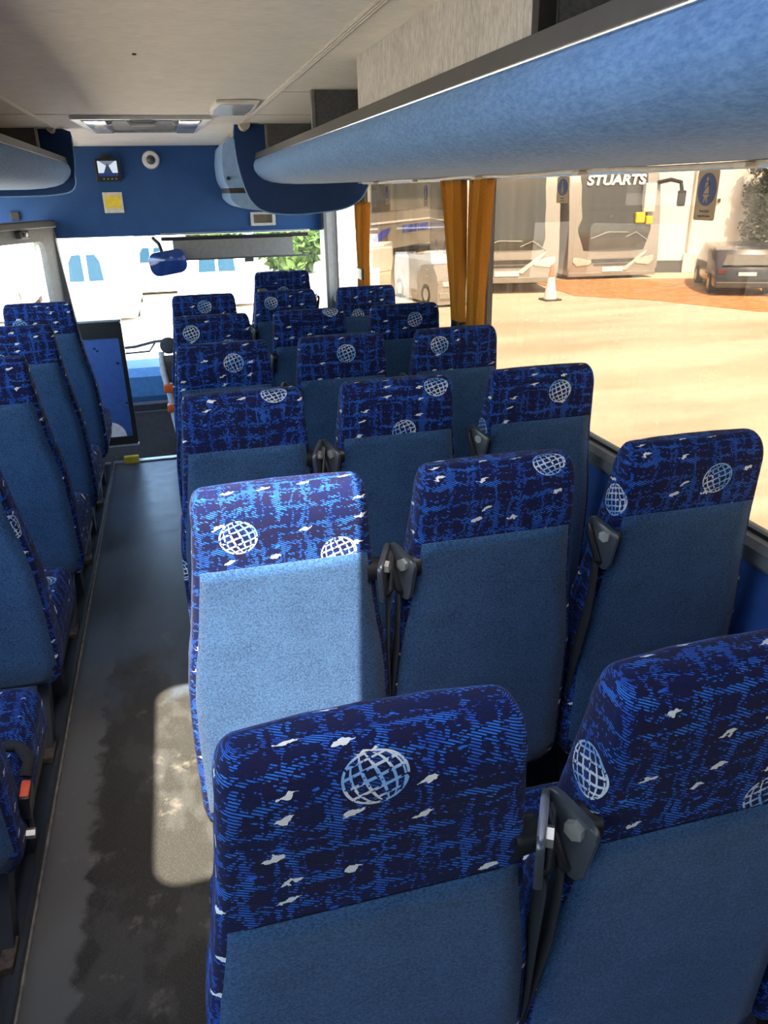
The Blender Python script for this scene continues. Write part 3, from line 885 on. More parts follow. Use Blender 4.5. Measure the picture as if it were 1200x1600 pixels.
def make_anchor(parent, sx):
    """belt guide on the flank of the backrest, sx=-1 left flank, +1 right flank"""
    hw = 0.165
    x0 = sx * hw; zc = 0.905; yc = 0.012
    b = MB(); b.cyl((x0 - sx * .01, yc, zc), (x0 + sx * 0.020, yc, zc), 0.024, 0.021, 20)
    b.cyl((x0 + sx * 0.018, yc, zc), (x0 + sx * 0.024, yc, zc), 0.013, seg=16)
    bo = b.build('belt_anchor', M['black'], parent, True)
    g = MB()
    tri = []
    for (cy, cz, r, a0, a1) in ((0.020, 0.030, 0.015, 0, 125), (-0.022, 0.010, 0.016, 110, 190), (-0.012, -0.052, 0.014, 185, 345)):
        for k in range(7):
            a = math.radians(a0 + (a1 - a0) * k / 6); tri.append((cy + r * math.cos(a), cz + r * math.sin(a)))
    tl = Matrix.Translation((x0 + sx * 0.026, yc - .008, zc)) @ Matrix.Rotation(math.radians(-30 * sx), 4, 'Z')
    g.prism(tri, 'x', -0.005, 0.005, mat=tl, bev=0.003)
    go = g.build('belt_guide', M['guide'], bo, True)
    h = MB(); c = Vector((0, -0.012, 0.012))
    h.cyl(tl @ (c + Vector((sx * .004, 0, 0))), tl @ (c + Vector((sx * 0.013, 0, 0))), 0.0125, seg=6)
    h.build('hex_bolt', M['steel'], bo)
    A = Vector((sx * .004, 0.026, 0.026)); B = Vector((sx * .004, -0.004, -0.052))
    s_ = MB(); s_.tube([tl @ A, tl @ (A * .9 + B * .1 + Vector((sx * .006, 0, 0))), tl @ (A * .1 + B * .9 + Vector((sx * .006, 0, 0))), tl @ B], 0.0075, 10)
    s_.build('slot_roller', M['black'], bo, True)
    w = MB()
    d0 = Vector((0, .012, .024)); rows = [[tl @ (A + Vector((sx * .004, 0, -.004))), tl @ ((A + B) / 2 + Vector((sx * .007, 0, 0))), tl @ (B + Vector((sx * .004, 0, .004)))]]
    for (y, z, k) in ((0.006, 0.84, .95), (0.016, 0.74, .9), (0.040, 0.60, .85), (0.075, 0.45, .85), (0.10, 0.36, .85)):
        p = Vector((x0 + sx * (.032 if z > .7 else .040), y, z))
        rows.append([p + d0 * k, p + Vector((sx * .002, 0, 0)), p - d0 * k])
    w.sheet(rows)
    w.build('belt_webbing', M['webbing'], parent, True, solid=0.002)
def make_frame(parent):
    f = MB()
    f.box(-0.19, 0.19, 0.12, 0.16, 0.29, 0.325, 0.005); f.box(-0.19, 0.19, 0.44, 0.48, 0.29, 0.325, 0.005)
    f.box(-0.195, -0.165, 0.10, 0.50, 0.295, 0.325, .005); f.box(0.165, 0.195, 0.10, 0.50, 0.295, 0.325, .005)
    f.build('seat_frame', M['frame_paint'], parent)
    for sx in (-1, 1):
        l = MB()
        slab(l, [(sx * .105 - .018, 0.10, 0.012), (sx * .105 + .018, 0.10, 0.012), (sx * .105 + .018, 0.16, 0.012), (sx * .105 - .018, 0.16, 0.012),
                 (sx * .12 - .015, 0.22, 0.30), (sx * .12 + .015, 0.22, 0.30), (sx * .12 + .015, 0.27, 0.30), (sx * .12 - .015, 0.27, 0.30)])
        slab(l, [(sx * .105 - .018, 0.40, 0.012), (sx * .105 + .018, 0.40, 0.012), (sx * .105 + .018, 0.46, 0.012), (sx * .105 - .018, 0.46, 0.012),
                 (sx * .12 - .015, 0.33, 0.30), (sx * .12 + .015, 0.33, 0.30), (sx * .12 + .015, 0.38, 0.30), (sx * .12 - .015, 0.38, 0.30)])
        l.box(sx * .105 - .026, sx * .105 + .026, 0.08, 0.48, 0.0, 0.014, .002)
        l.build('leg', M['frame_paint'], parent)
def make_seat(anchor, band):
    r = thing('coach_seat', '', 'seat')
    make_backrest(r); make_back_panel(r, band); make_cushion(r); make_anchor(r, anchor); make_frame(r)
    return r
proto = {('R', 0): make_seat(1, 0.955), ('L', 0): make_seat(-1, 0.955), ('R', 1): make_seat(1, 0.872), ('L', 1): make_seat(-1, 0.872)}
ROWS = [0.580, 1.262, 1.956, 2.672, 3.338, 4.063]
COLS = {'aisle': 0.137, 'middle': 0.552, 'window': 0.982}
GL = {  # globe centres in cloth metres (u across the rear face, v up), two per seat
 ('aisle', 0): ((-0.006, 1.063), (9, 9)), ('aisle', 1): ((-0.080, 1.020), (0.10, 0.962)), ('aisle', 2): ((0.080, 1.112), (-.215, .6)),
 ('aisle', 3): ((0.03, 1.040), (9, 9)), ('aisle', 4): ((-0.09, 1.04), (0.06, .97)), ('aisle', 5): ((0.0, 1.05), (9, 9)),
 ('middle', 0): ((0.075, 0.89), (-.19, 0.97)), ('middle', 1): ((0.10, 1.105), (-.24, .5)), ('middle', 2): ((0.105, 1.09), (0.015, 0.962)),
 ('middle', 3): ((0.01, 1.045), (9, 9)), ('middle', 4): ((0.09, 1.11), (9, 9)), ('middle', 5): ((-0.08, 1.05), (.08, .97)),
 ('window', 0): ((0.05, 1.0), (9, 9)), ('window', 1): ((0.048, 1.02), (-0.185, 0.985)), ('window', 2): ((0.045, 1.04), (-0.20, 0.93)),
 ('window', 3): ((-0.072, 1.052), (9, 9)), ('window', 4): ((0.04, 1.04), (9, 9)), ('window', 5): ((-0.05, .96), (9, 9)),
 ('left', 2): ((0.17, .8), (9, 9)), ('left', 1): ((.2, .75), (9, 9)), ('left', 3): ((9, 9), (9, 9)), ('left', 4): ((-.06, .97), (9, 9)), ('left', 5): ((-.09, 1.0), (9, 9)), ('left', 0): ((9, 9), (9, 9)),
}
where = ['nearest the camera', 'second row from the camera', 'third row from the camera', 'fourth row from the camera', 'fifth row from the camera', 'front row, farthest from the camera']
LAB = {
 ('aisle', 0): 'patterned seat at bottom centre, nearest the camera, single globe on its head band',
 ('aisle', 1): 'aisle seat right of the aisle whose back is brightly lit by the sun',
 ('aisle', 2): 'shaded aisle seat directly ahead of the sunlit seat, right of the aisle',
 ('aisle', 3): 'aisle seat right of the aisle, fourth from the camera, one globe',
 ('aisle', 4): 'aisle seat right of the aisle, second from the front, globe at left',
 ('aisle', 5): 'frontmost dark aisle seat right of the aisle, against the white windscreen',
 ('middle', 0): 'seat cut off by the right edge at bottom, large belt guide on its flank',
 ('middle', 1): 'middle seat directly right of the sunlit seat, globe at its top right corner',
 ('middle', 2): 'middle seat of the three ahead of the one beside the sunlit seat, two globes',
 ('middle', 3): 'middle seat of the three, fourth from the camera, one globe centred on its head band',
 ('middle', 4): 'middle seat of the three, second from the front',
 ('middle', 5): 'middle seat of the three, frontmost passenger row, just behind the driver seat',
 ('window', 0): 'window seat of the nearest row, only its edge showing in the bottom right corner',
 ('window', 1): 'largest window seat on the right, beside the sill, globe at right of its head band',
 ('window', 2): 'window seat on the right, second from the camera in full view, below the window',
 ('window', 3): 'window seat on the right, just below the pair of ochre curtains',
 ('window', 4): 'window seat on the right, second from the front',
 ('window', 5): 'window seat on the right, frontmost, below the narrow ochre curtain',
 ('left', 0): 'left-hand aisle seat of which only a corner shows at the bottom left',
 ('left', 1): 'left-hand aisle seat at the left edge with the belt buckle beside its cushion',
 ('left', 2): 'left-hand aisle seat at the left edge, its broad plain back cut off by the frame',
 ('left', 3): 'left-hand aisle seat third from the front',
 ('left', 4): 'left-hand aisle seat second from the front',
 ('left', 5): 'left-hand aisle seat frontmost, just behind the dark framed partition',
}
used = set()
def place_seat(col, row, x):
    anch = {'aisle': 'R', 'middle': 'L', 'window': 'L', 'left': 'L'}[col]
    key = (anch, 1 if row == 0 and col != 'left' else 0)
    if key in used:
        o = copy_tree(proto[key])
    else:
        o = proto[key]; used.add(key)
    o.location = (x, ROWS[row], 0)
    o['label'] = LAB[(col, row)]
    o['category'] = 'seat'
    o['group'] = 'blue patterned coach seats'
    g1, g2 = GL[(col, row)]
    rnd = random.Random(hash((len(col), row)))
    for ch in o.children:
        if ch.name.startswith('backrest'):
            ch['globe_main'] = (float(g1[0]), float(g1[1]), 0.0); ch['globe_second'] = (float(g2[0]), float(g2[1]), 0.0)
            ch['cloth_shift'] = (rnd.uniform(0, 5), rnd.uniform(0, 5), 0.0)
        if ch.name.startswith('seat_cushion'):
            ch['globe_main'] = (0.10 + 0.04 * (row % 3 - 1), 0.30 - 0.05 * (row % 2), 0.0); ch['globe_second'] = (9.0, 9.0, 0.0)
            ch['cloth_shift'] = (rnd.uniform(0, 5), rnd.uniform(0, 5), 0.0)
    return o
for row in range(6):
    for col, x in COLS.items():
        place_seat(col, row, x)
    place_seat('left', row, -0.645)

# driver's seat
dseat = copy_tree(proto[('R', 0)])
dseat.name = 'driver_seat'
dseat['label'] = 'driver seat with patterned headrest, farthest seat on the right, before the windscreen'
dseat['category'] = 'seat'
if 'group' in dseat: del dseat['group']
for ch in dseat.children:
    if ch.name.startswith('backrest'):
        ch['globe_main'] = (0.0, 0.975, 0.0); ch['globe_second'] = (9.0, 9.0, 0.0); ch['cloth_shift'] = (3.3, 1.7, 0.0)
dseat.location = (0.70, 5.25, -0.015)
dseat.scale = (1.15, 1, 1.0)

# side armrest box by the driver
o = MB().box(-0.03, 0.03, -.1, .1, 0, 1.03, 0.012).build('cab_partition_post', M['dark_felt'])
o.location = (0.52, 4.78, 0)
tag(o, 'narrow dark padded post between the frontmost seats and the driver', 'post')

# buckle at the near left seat
bkl = thing('belt_buckle', 'black seat belt buckle with red button at the left edge beside a cushion', 'buckle', (-0.424, 1.385, 0.42))
MB().box(-0.012, 0.012, -0.024, 0.024, -0.035, 0.035, 0.006).build('buckle_body', M['black'], bkl, True)
MB().box(-0.009, 0.009, -0.020, 0.020, 0.033, 0.041, 0.003).build('release_button', M['red_button'], bkl, True)
MB().cyl((0, 0, -0.035), (0.006, -.01, -0.12), 0.008, 0.006, 10).build('stalk', M['black'], bkl, True)
MB().cyl((-.004, -0.02, -0.085), (0.014, -.02, -0.085), 0.011, seg=6).build('bolt', M['steel'], bkl)
MB().tube([(0.0, 0.02, 0.05), (0.004, 0.05, 0.065), (-.02, 0.09, 0.06), (-.05, .1, .055)], 0.013, 10).build('strap_end', M['webbing'], bkl, True)
bkl.rotation_euler = (math.radians(12), math.radians(8), 0)

# seat tracks
for x0, nm, lab in ((-0.530, 'seat_track', 'dark steel seat track along the left edge of the aisle floor'),):
    t_ = thing(nm, lab, 'rail', (x0, 2.0, 0))
    r = MB()
    r.box(-0.035, -0.022, -3.3, 2.85, 0, 0.035, .002); r.box(0.018, 0.031, -3.3, 2.85, 0, 0.030, .002)
    r.box(-0.035, 0.031, -3.3, 2.85, 0.0, 0.008)
    r.build('channel', M['frame_paint'], t_)
    a = MB(); a.box(0.031, 0.037, -3.3, 2.85, 0, 0.012, .001); a.build('edge_strip', plain('worn_edge', (.24, .21, .18), .6, var=.5, nscale=25), t_)
    for k, y in enumerate(ROWS):
        MB().box(-0.018, 0.014, y - 2.0 + .06, y - 2.0 + .14, 0.008, 0.032, .004).build('foot_plate', M['rust'], t_)

# ------------------------------------------------------------------ front left partition
pt = thing('partition_panel', 'dark framed blue modesty panel standing before the left front seat at the step', 'panel', (-0.8, 5.12, 0.05))
ring = ring_plate(rrect(-0.48, 0.452, 0.0, 0.80, 0.02, 3), rrect(-0.43, 0.425, 0.055, 0.70, 0.015, 3), 'y', -0.018, 0.018, 'panel_frame', M['black'], pt)
MB().box(-0.44, 0.43, -0.006, 0.006, 0.05, 0.71).build('panel_board', M['wall_panel'], pt)
MB().box(-0.48, 0.455, -0.022, 0.022, 0.795, 0.812, 0.006).build('top_rail', M['alu'], pt)
MB().box(-0.48, 0.455, -0.022, 0.022, -0.008, 0.004, 0.003).build('bottom_rail', M['alu'], pt)
for (x, z) in ((0.27, 0.64), (0.285, 0.625), (0.395, 0.54), (0.415, 0.28)):
    MB().cyl((x, -0.006, z), (x, -0.014, z), 0.007, seg=10).build('bolt', M['chrome'] if z > .6 else M['black'], pt, True)
q = MB(); q.prism([(0.285 + 0.10 * math.cos(a) - .0, 0.058 + 0.10 * math.sin(a)) for a in [PI / 2 * k / 10 for k in range(11)]] + [(0.285, 0.058)], 'y', -0.009, -0.0062)
q.build('quarter_sticker', M['lettering_white'], pt)
o = MB().box(-0.045, 0.045, -0.02, 0.02, 0, 0.045, 0.004).build('step_block', M['yellow'])
o.location = (-0.39, 5.0 - .13, 0.0)
tag(o, 'small yellow block on the floor edge below the partition corner', 'block')
# grab rail with orange fittings
gr = thing('grab_rail', 'white grab pole with two orange fittings beside the entrance steps', 'handrail', (-0.10, 5.2, 0.0))
MB().tube([(-0.03, .03, 0.62), (-0.035, 0, 0.50), (-0.01, -0.02, 0.35), (0.0, -0.03, 0.2), (0.035, -.04, -0.1), (0.05, -.04, -0.36)], 0.020, 12).build('pole', M['white_paint'], gr, True)
for z, x in ((0.39, -0.008), (0.255, -0.002)):
    MB().box(x - 0.035, x + 0.08, -0.055, 0.01, z - .027, z + .027, .01).build('fitting', M['orange'], gr, True)
MB().box(-0.02, 0.16, 0.0, 0.012, 0.42, 0.60, .005).build('screen', M['dark_glass'], gr)
MB().ball((0.02, 0.02, 0.66), 0.055, 2, (1, .4, 1)).build('knob', M['dark_felt'], gr, True)
# long handrail / wiper in front of the windscreen foot
wp = thing('windscreen_wiper', 'grey wiper arm lying low across the windscreen, seen between the seats', 'wiper', (-0.25, 6.40, 0.46))
MB().tube([(-.5, 0, -.02), (-.1, 0, 0.0), (.05, 0, .03), (.6, 0, .05)], 0.012, 8).build('arm', M['dark_trim'], wp, True)
MB().tube([(-.5, 0.01, -.06), (0.0, .01, -.045), (.05, 0, .02)], 0.008, 8).build('blade', M['black'], wp, True)

# ------------------------------------------------------------------ header fittings
mo = thing('reversing_monitor', 'small black monitor showing a road picture on the blue header wall', 'monitor', (-0.355, 6.285, 1.743))
MB().box(-0.085, 0.085, -0.035, 0.0, -0.08, 0.072, 0.006).build('housing', M['black'], mo)
MB().box(-0.066, 0.066, -0.0375, -0.0345, -0.045, 0.055).build('screen', M['monitor_pic'], mo)
MB().box(-0.03, 0.03, -0.03, 0.01, 0.07, 0.10, 0.005).build('bracket', M['black'], mo)
for k in range(4):
    MB().cyl((-0.035 + .028 * k, -0.035, -0.062), (-0.035 + .028 * k, -0.039, -0.062), 0.005, seg=8).build('button', M['light_grey'], mo)
dc = thing('dome_camera', 'round white dome camera on the blue header wall', 'camera', (-0.052, 6.298, 1.803))
MB().cyl((0, 0, 0), (0, -0.03, 0), 0.062, 0.055, 24).build('base', M['white_paint'], dc, True)
MB().ball((0, -0.03, 0), 0.032).build('lens_dome', M['dark_glass'], dc, True)
nt = thing('notice', 'small cream and yellow notice on the blue header wall below the monitor', 'notice', (-0.353, 6.297, 1.523))
MB().box(-0.068, 0.068, -0.008, 0, -0.07, 0.07, 0.002).build('card', M['cream'], nt)
MB().box(-0.055, 0.055, -0.0095, -0.0078, -0.035, 0.045).build('yellow_field', M['yellow'], nt)
ck = thing('header_display', 'small framed display under the driver locker on the header wall', 'display', (0.722, 6.297, 1.385))
MB().box(-0.095, 0.095, -0.02, 0, -0.05, 0.05, 0.006).build('frame', M['light_grey'], ck)
MB().box(-0.07, 0.07, -0.022, -0.019, -0.03, 0.03).build('screen', M['dark_glass'], ck)
# sun blind
sb = thing('sun_blind', 'grey roller sun blind hanging across the top of the windscreen', 'blind', (0.45, 6.22, 1.27))
MB().cyl((-0.50, 0.0, -0.005), (0.60, 0.0, -0.005), 0.014, seg=12).build('roller', M['black'], sb, True)
MB().box(-0.42, 0.48, -0.003, 0.003, -0.155, -0.01).build('blind_cloth', M['grey_trim'], sb)
MB().box(-0.42, 0.60, -0.006, 0.006, -0.163, -0.150, 0.002).build('bottom_bar', M['dark_trim'], sb)
MB().box(0.10, 0.17, -0.012, 0.006, -0.19, -0.160, 0.004).build('pull', M['dark_trim'], sb)
MB().cyl((-0.50, 0.02, 0.028), (0.62, 0.02, 0.028), 0.008, seg=10).build('chrome_rod', M['chrome'], sb, True)
# interior mirror
im = thing('interior_mirror', 'blue rounded driver mirror hanging at the top of the windscreen', 'mirror', (-0.02, 6.14, 1.105))
m = MB(); m.prism(rrect(-0.135, 0.135, -0.085, 0.085, 0.06), 'y', -0.02, 0.02, mat=Matrix.Rotation(math.radians(-8), 4, 'Y'), bev=0.008)
m.build('mirror_head', M['mirror'], im, True)
MB().tube([(-.03, 0.02, 0.06), (-.05, 0.06, 0.13), (-.09, .1, .17)], 0.014, 8).build('mirror_arm', M['black'], im, True)
# speaker at far left of the header
o = MB().box(-.03, .03, -.02, 0, -.03, .03, .004).build('wall_switch', M['black']); o.location = (-1.03, 6.298, 1.45)
tag(o, 'small black switch at the left edge of the header wall', 'switch')

# ------------------------------------------------------------------ ceiling fittings
rh = thing('roof_hatch', 'grey front roof hatch with handle set in the ceiling', 'hatch', (-0.055, 4.95, CEIL))
m = MB()
pc = [(-0.342, -0.50), (0.342, -0.50), (0.305, 0.47), (-0.305, 0.47)]
fo = ring_plate(pc, [(-0.30, -0.46), (0.30, -0.46), (0.272, 0.44), (-0.272, 0.44)], 'z', -0.018, -0.001, 'hatch_frame', M['alu'], rh)
MB().box(-0.30, 0.30, -0.46, 0.44, -0.004, -0.001).build('hatch_lid', M['dark_trim'], rh)
for sx in (-1, 1):
    b = MB(); b.box(sx * .235 - .055, sx * .235 + .055, -0.44, 0.42, -0.024, -0.004, 0.008); b.build('side_channel', M['chrome'], rh, True)
    b = MB(); b.cyl((sx * .165, -0.40, -0.02), (sx * .165, -0.36, -0.02), .016); b.build('catch', M['light_grey'], rh, True)
b = MB(); b.tube([(-.075, -.40, -.006), (-.055, -.43, -.034), (.055, -.43, -.034), (.075, -.40, -.006)], .012, 8); b.build('handle', M['light_grey'], rh, True)
b = MB(); b.box(-0.17, 0.17, -0.30, 0.38, -0.010, -0.003, 0.003); b.build('recess_panel', M['dark_trim'], rh)
cl = thing('ceiling_light', 'small oblong light with chrome surround in the ceiling beside the trim strip', 'light', (0.350, 3.98, CEIL))
m = MB(); m.prism([(-0.085, -0.28), (0.095, -0.30), (0.105, 0.0), (0.095, 0.28), (-0.085, 0.26), (-0.098, 0)], 'z', -0.014, -0.001, bev=0.004); m.build('surround', M['cream'], cl, True)
MB().prism([(-0.068, -0.25), (0.080, -0.265), (0.088, 0.0), (0.080, 0.25), (-0.068, 0.235), (-0.08, 0)], 'z', -0.018, -0.012).build('diffuser', M['chrome'], cl)
o = MB().cyl((0, 0, 0), (0, 0, -0.004), 0.006, seg=10).build('ceiling_screw', M['rust']); o.location = (-.03, 2.55, CEIL)
tag(o, 'tiny brown screw head in the middle of the ceiling', 'screw')

# ------------------------------------------------------------------ curtains
def curtain(name, y0t, y1t, y0b, y1b, zt, zb, x, folds, label, tiez=None, flip=1):
    c = thing('curtain', label, 'curtain', (x, (y0t + y1t) / 2, zt), group='ochre window curtains')
    m = MB(); rows = []
    NZ, NU = 22, folds * 8
    for j in range(NZ + 1):
        f = j / NZ; z = (zb - zt) * f
        g = f ** 0.8
        a = y0t + (y0b - y0t) * g; b = y1t + (y1b - y1t) * g
        if tiez is not None and z + zt < tiez:
            k = min(1, (tiez - (z + zt)) / 0.08); mid = (a + b) / 2; a = a + (a - mid) * .25 * k; b = b + (b - mid) * .25 * k
        row = []
        for i in range(NU + 1):
            t_ = i / NU
            ph = t_ * folds * 2 * PI + 0.6 * math.sin(3 * f + 5 * t_)
            y = a + (b - a) * t_ - (y0t + y1t) / 2
            xx = 0.022 * math.sin(ph) * (1 - 0.3 * f) + 0.006 * math.sin(2.7 * ph + 2)
            row.append(Vector((xx, y, z)))
        rows.append(row)
    m.sheet(rows)
    m.build('curtain_cloth', M['curtain'], c, True, solid=0.0015)
    if tiez is not None:
        ym = (y0b + y1b) / 2 - (y0t + y1t) / 2; w = abs(y1b - y0b) / 2 + .008
        tb = MB(); tb.prism(rrect(-0.028, 0.028, ym - w, ym + w, 0.015, 4), 'z', tiez - zt - 0.045, tiez - zt + 0.02)
        tb.build('tie_back', M['black'], c, True)
    return c
curtain('c1', 3.47, 3.165, 3.235, 3.155, 1.606, 0.84, 1.19, 4, 'left curtain of the ochre pair, farther from the camera, tied at its foot', 1.02)
curtain('c2', 3.085, 2.865, 3.10, 2.955, 1.606, 0.84, 1.185, 4, 'right curtain of the ochre pair, nearer the camera, hanging wide', 1.02)
curtain('c3', 5.16, 4.80, 5.10, 4.92, 1.505, 0.84, 1.19, 4, 'narrow ochre curtain far forward at the window by the driver', 1.09)

# ------------------------------------------------------------------ seat belt signs on the window glass
def belt_sign(y, z, w, h, group):
    r = thing('seat_belt_sign', '', 'sign', (1.2685, y, z), group=group)
    # local frame: x right as seen from inside (towards -y), z up
    mt = Matrix(((0, 0, -1, 0), (-1, 0, 0, 0), (0, 1, 0, 0), (0, 0, 0, 1)))
    def flat(poly, d, nm, mat):
        b = MB(); b.prism(poly, 'z', d, d + 0.0006, mat=mt); return b.build(nm, mat, r)
    flat(rrect(-w / 2, w / 2, -h / 2, h / 2, 0.006, 4), 0.0, 'sign_card', M['sign_tan'])
    cy = h * 0.12; ry = h * 0.33; rx = w * 0.43
    flat([(rx * math.cos(a), cy + ry * math.sin(a)) for a in [2 * PI * k / 28 for k in range(28)]], 0.0008, 'sign_oval', M['sign_blue'])
    k = h / 100
    f = MB()
    f.prism([(4 * k * math.cos(a), cy + 21 * k + 5 * k * math.sin(a)) for a in [2 * PI * i / 12 for i in range(12)]], 'z', .0016, .0022, mat=mt)
    f.prism([(-5 * k, cy + 14 * k), (5 * k, cy + 14 * k), (9 * k, cy - 8 * k), (-9 * k, cy - 8 * k)], 'z', .0016, .0022, mat=mt)
    f.prism([(-12 * k, cy - 10 * k), (12 * k, cy - 10 * k), (9 * k, cy - 14 * k), (5 * k, cy - 14 * k), (7 * k, cy - 26 * k), (3 * k, cy - 26 * k), (0, cy - 15 * k), (-3 * k, cy - 26 * k), (-7 * k, cy - 26 * k), (-5 * k, cy - 14 * k), (-9 * k, cy - 14 * k)], 'z', .0016, .0022, mat=mt)
    f.build('sign_figure', M['sign_tan'], r)
    b = MB(); b.prism([(-10 * k, cy - 2 * k), (-8 * k, cy - 4.5 * k), (9 * k, cy + 13 * k), (7 * k, cy + 15 * k)], 'z', .0024, .0028, mat=mt); b.build('sign_strap', M['sign_blue'], r)
    text_part('sign_words', 'Seat belts', h * 0.085, M['sign_dark'], r, mt @ Matrix.Translation((0, -h * .31, .0012)), 0.0002)
    text_part('sign_words', 'must be worn', h * 0.075, M['sign_dark'], r, mt @ Matrix.Translation((0, -h * .41, .0012)), 0.0002)
    return r
belt_sign(1.722, 1.549, 0.080, 0.112, 'seat belt signs')['label'] = 'rightmost seat belt sign on the side window, over the white building'
belt_sign(2.465, 1.563, 0.082, 0.078, 'seat belt signs')['label'] = 'seat belt sign on the side window just left of the lettered coach'
belt_sign(3.92, 1.545, 0.075, 0.105, 'seat belt signs')['label'] = 'seat belt sign on the front side window, just left of the ochre curtain pair'
belt_sign(4.66, 1.545, 0.075, 0.105, 'seat belt signs')['label'] = 'farthest seat belt sign, near the driver end of the side windows'

# ------------------------------------------------------------------ outside: yard
GZ = -0.87
g = MB()
g.sheet([[Vector((x, y, GZ)) for x in (-120, -40, 0, 40, 160)] for y in (-60, 0, 30, 80, 260)])
struct(g.build('ground', M['ground'], recalc=True))
d = MB()
outl = [(9.2, 16.9), (10.4, 15.6), (11.4, 13.3), (13.5, 11.6), (19, 9.0), (19, 16.2), (14.6, 18.6), (12.4, 19.4), (9.6, 20.4)]
d.prism(outl, 'z', GZ - .01, GZ + 0.012)
o = d.build('dirt_strip', M['dirt']); struct(o)
# white building
wdir = Vector((1.42, -0.62, 0)).normalized()
base = Vector((13.35, 20.9, GZ))
bw = thing('white_building', 'white rendered building with dark base behind the parked coach', 'building', base, math.atan2(wdir.y, wdir.x))
MB().box(0, 14, 0, 5, 0.34, 4.6).build('building_wall', M['render_white'], bw)
MB().box(0, 14, -0.012, 5, 0, 0.34).build('base_course', M['dark_felt'], bw)
MB().box(-.05, 14.1, -.12, 5.1, 4.6, 4.75).build('roof_edge', M['grey_trim'], bw)
MB().cyl((1.35, -0.06, 0.1), (1.35, -.06, 4.6), 0.04).build('downpipe', M['cream'], bw, True)
MB().box(1.25, 1.62, -0.10, 0, 0.0, 0.55, .02).build('kerb_box', M['white_paint'], bw)
MB().box(2.0, 2.08, -0.06, 0, 1.9, 2.0, .01).build('wall_lamp', M['dark_trim'], bw)
wf = MB().box(3.0, 4.5, -0.05, 0.0, .80, 1.75, .02).build('window_frame', M['white_paint'], bw)
MB().box(3.08, 4.42, -0.06, -0.045, .88, 1.67).build('pane', M['dark_glass'], bw)
MB().box(2.9, 4.6, -0.14, 0.0, .68, .78, .02).build('window_sill', M['light_grey'], bw)

def leafball(m, c, r, n, size, rnd, flat=1.0):
    for _ in range(n):
        v = Vector((rnd.gauss(0, 1), rnd.gauss(0, 1), rnd.gauss(0, 1))).normalized() * r * (rnd.random() ** 0.4)
        p = Vector(c) + Vector((v.x, v.y * flat, v.z))
        a = Vector((rnd.uniform(-1, 1), rnd.uniform(-1, 1), rnd.uniform(-1, 1))).normalized()
        b = a.cross(Vector((rnd.uniform(-1, 1), rnd.uniform(-1, 1), rnd.uniform(-1, 1)))).normalized()
        s_ = size * rnd.uniform(.6, 1.3)
        vv = [m.bm.verts.new(p + a * s_), m.bm.verts.new(p + b * s_ * .55), m.bm.verts.new(p - a * s_), m.bm.verts.new(p - b * s_ * .55)]
        m.bm.faces.new(vv)
rnd = random.Random(3)
cp = thing('climbing_plant', 'dark climbing plant covering the right end of the white building', 'plant', base + wdir * 3.7)
m = MB()
side = Vector((-wdir.y, wdir.x, 0)) * -1
for k in range(230):
    t_ = rnd.uniform(-1.0, 1.6); z = rnd.uniform(0.35, 3.0)
    if t_ > -0.45 and .75 < z < 1.8: continue
    c = wdir * t_ + side * -0.0 + Vector((0, 0, z))
    c -= Vector((-wdir.y, wdir.x, 0)) * 0.42
    leafball(m, c, 0.26, 90, 0.06, rnd, .5)
m.build('foliage', M['ivy'], cp)
m = MB(); m.tube([(0, 0, 0), (.1, -.1, 1.2), (.0, -.1, 2.8)], 0.05, 6); m.build('stem', M['bark'], cp)

def wheel(parent, x, y, z, r, w, dirx=True):
    a = MB(); a.cyl((x - w / 2, y, z), (x + w / 2, y, z), r, seg=24)
    wo = a.build('wheel', M['tyre'], parent, True)
    h = MB(); h.cyl((x - w / 2 - .01, y, z), (x + w / 2 + .01, y, z), r * .58, seg=20); h.build('hub', M['alu'], wo, True)

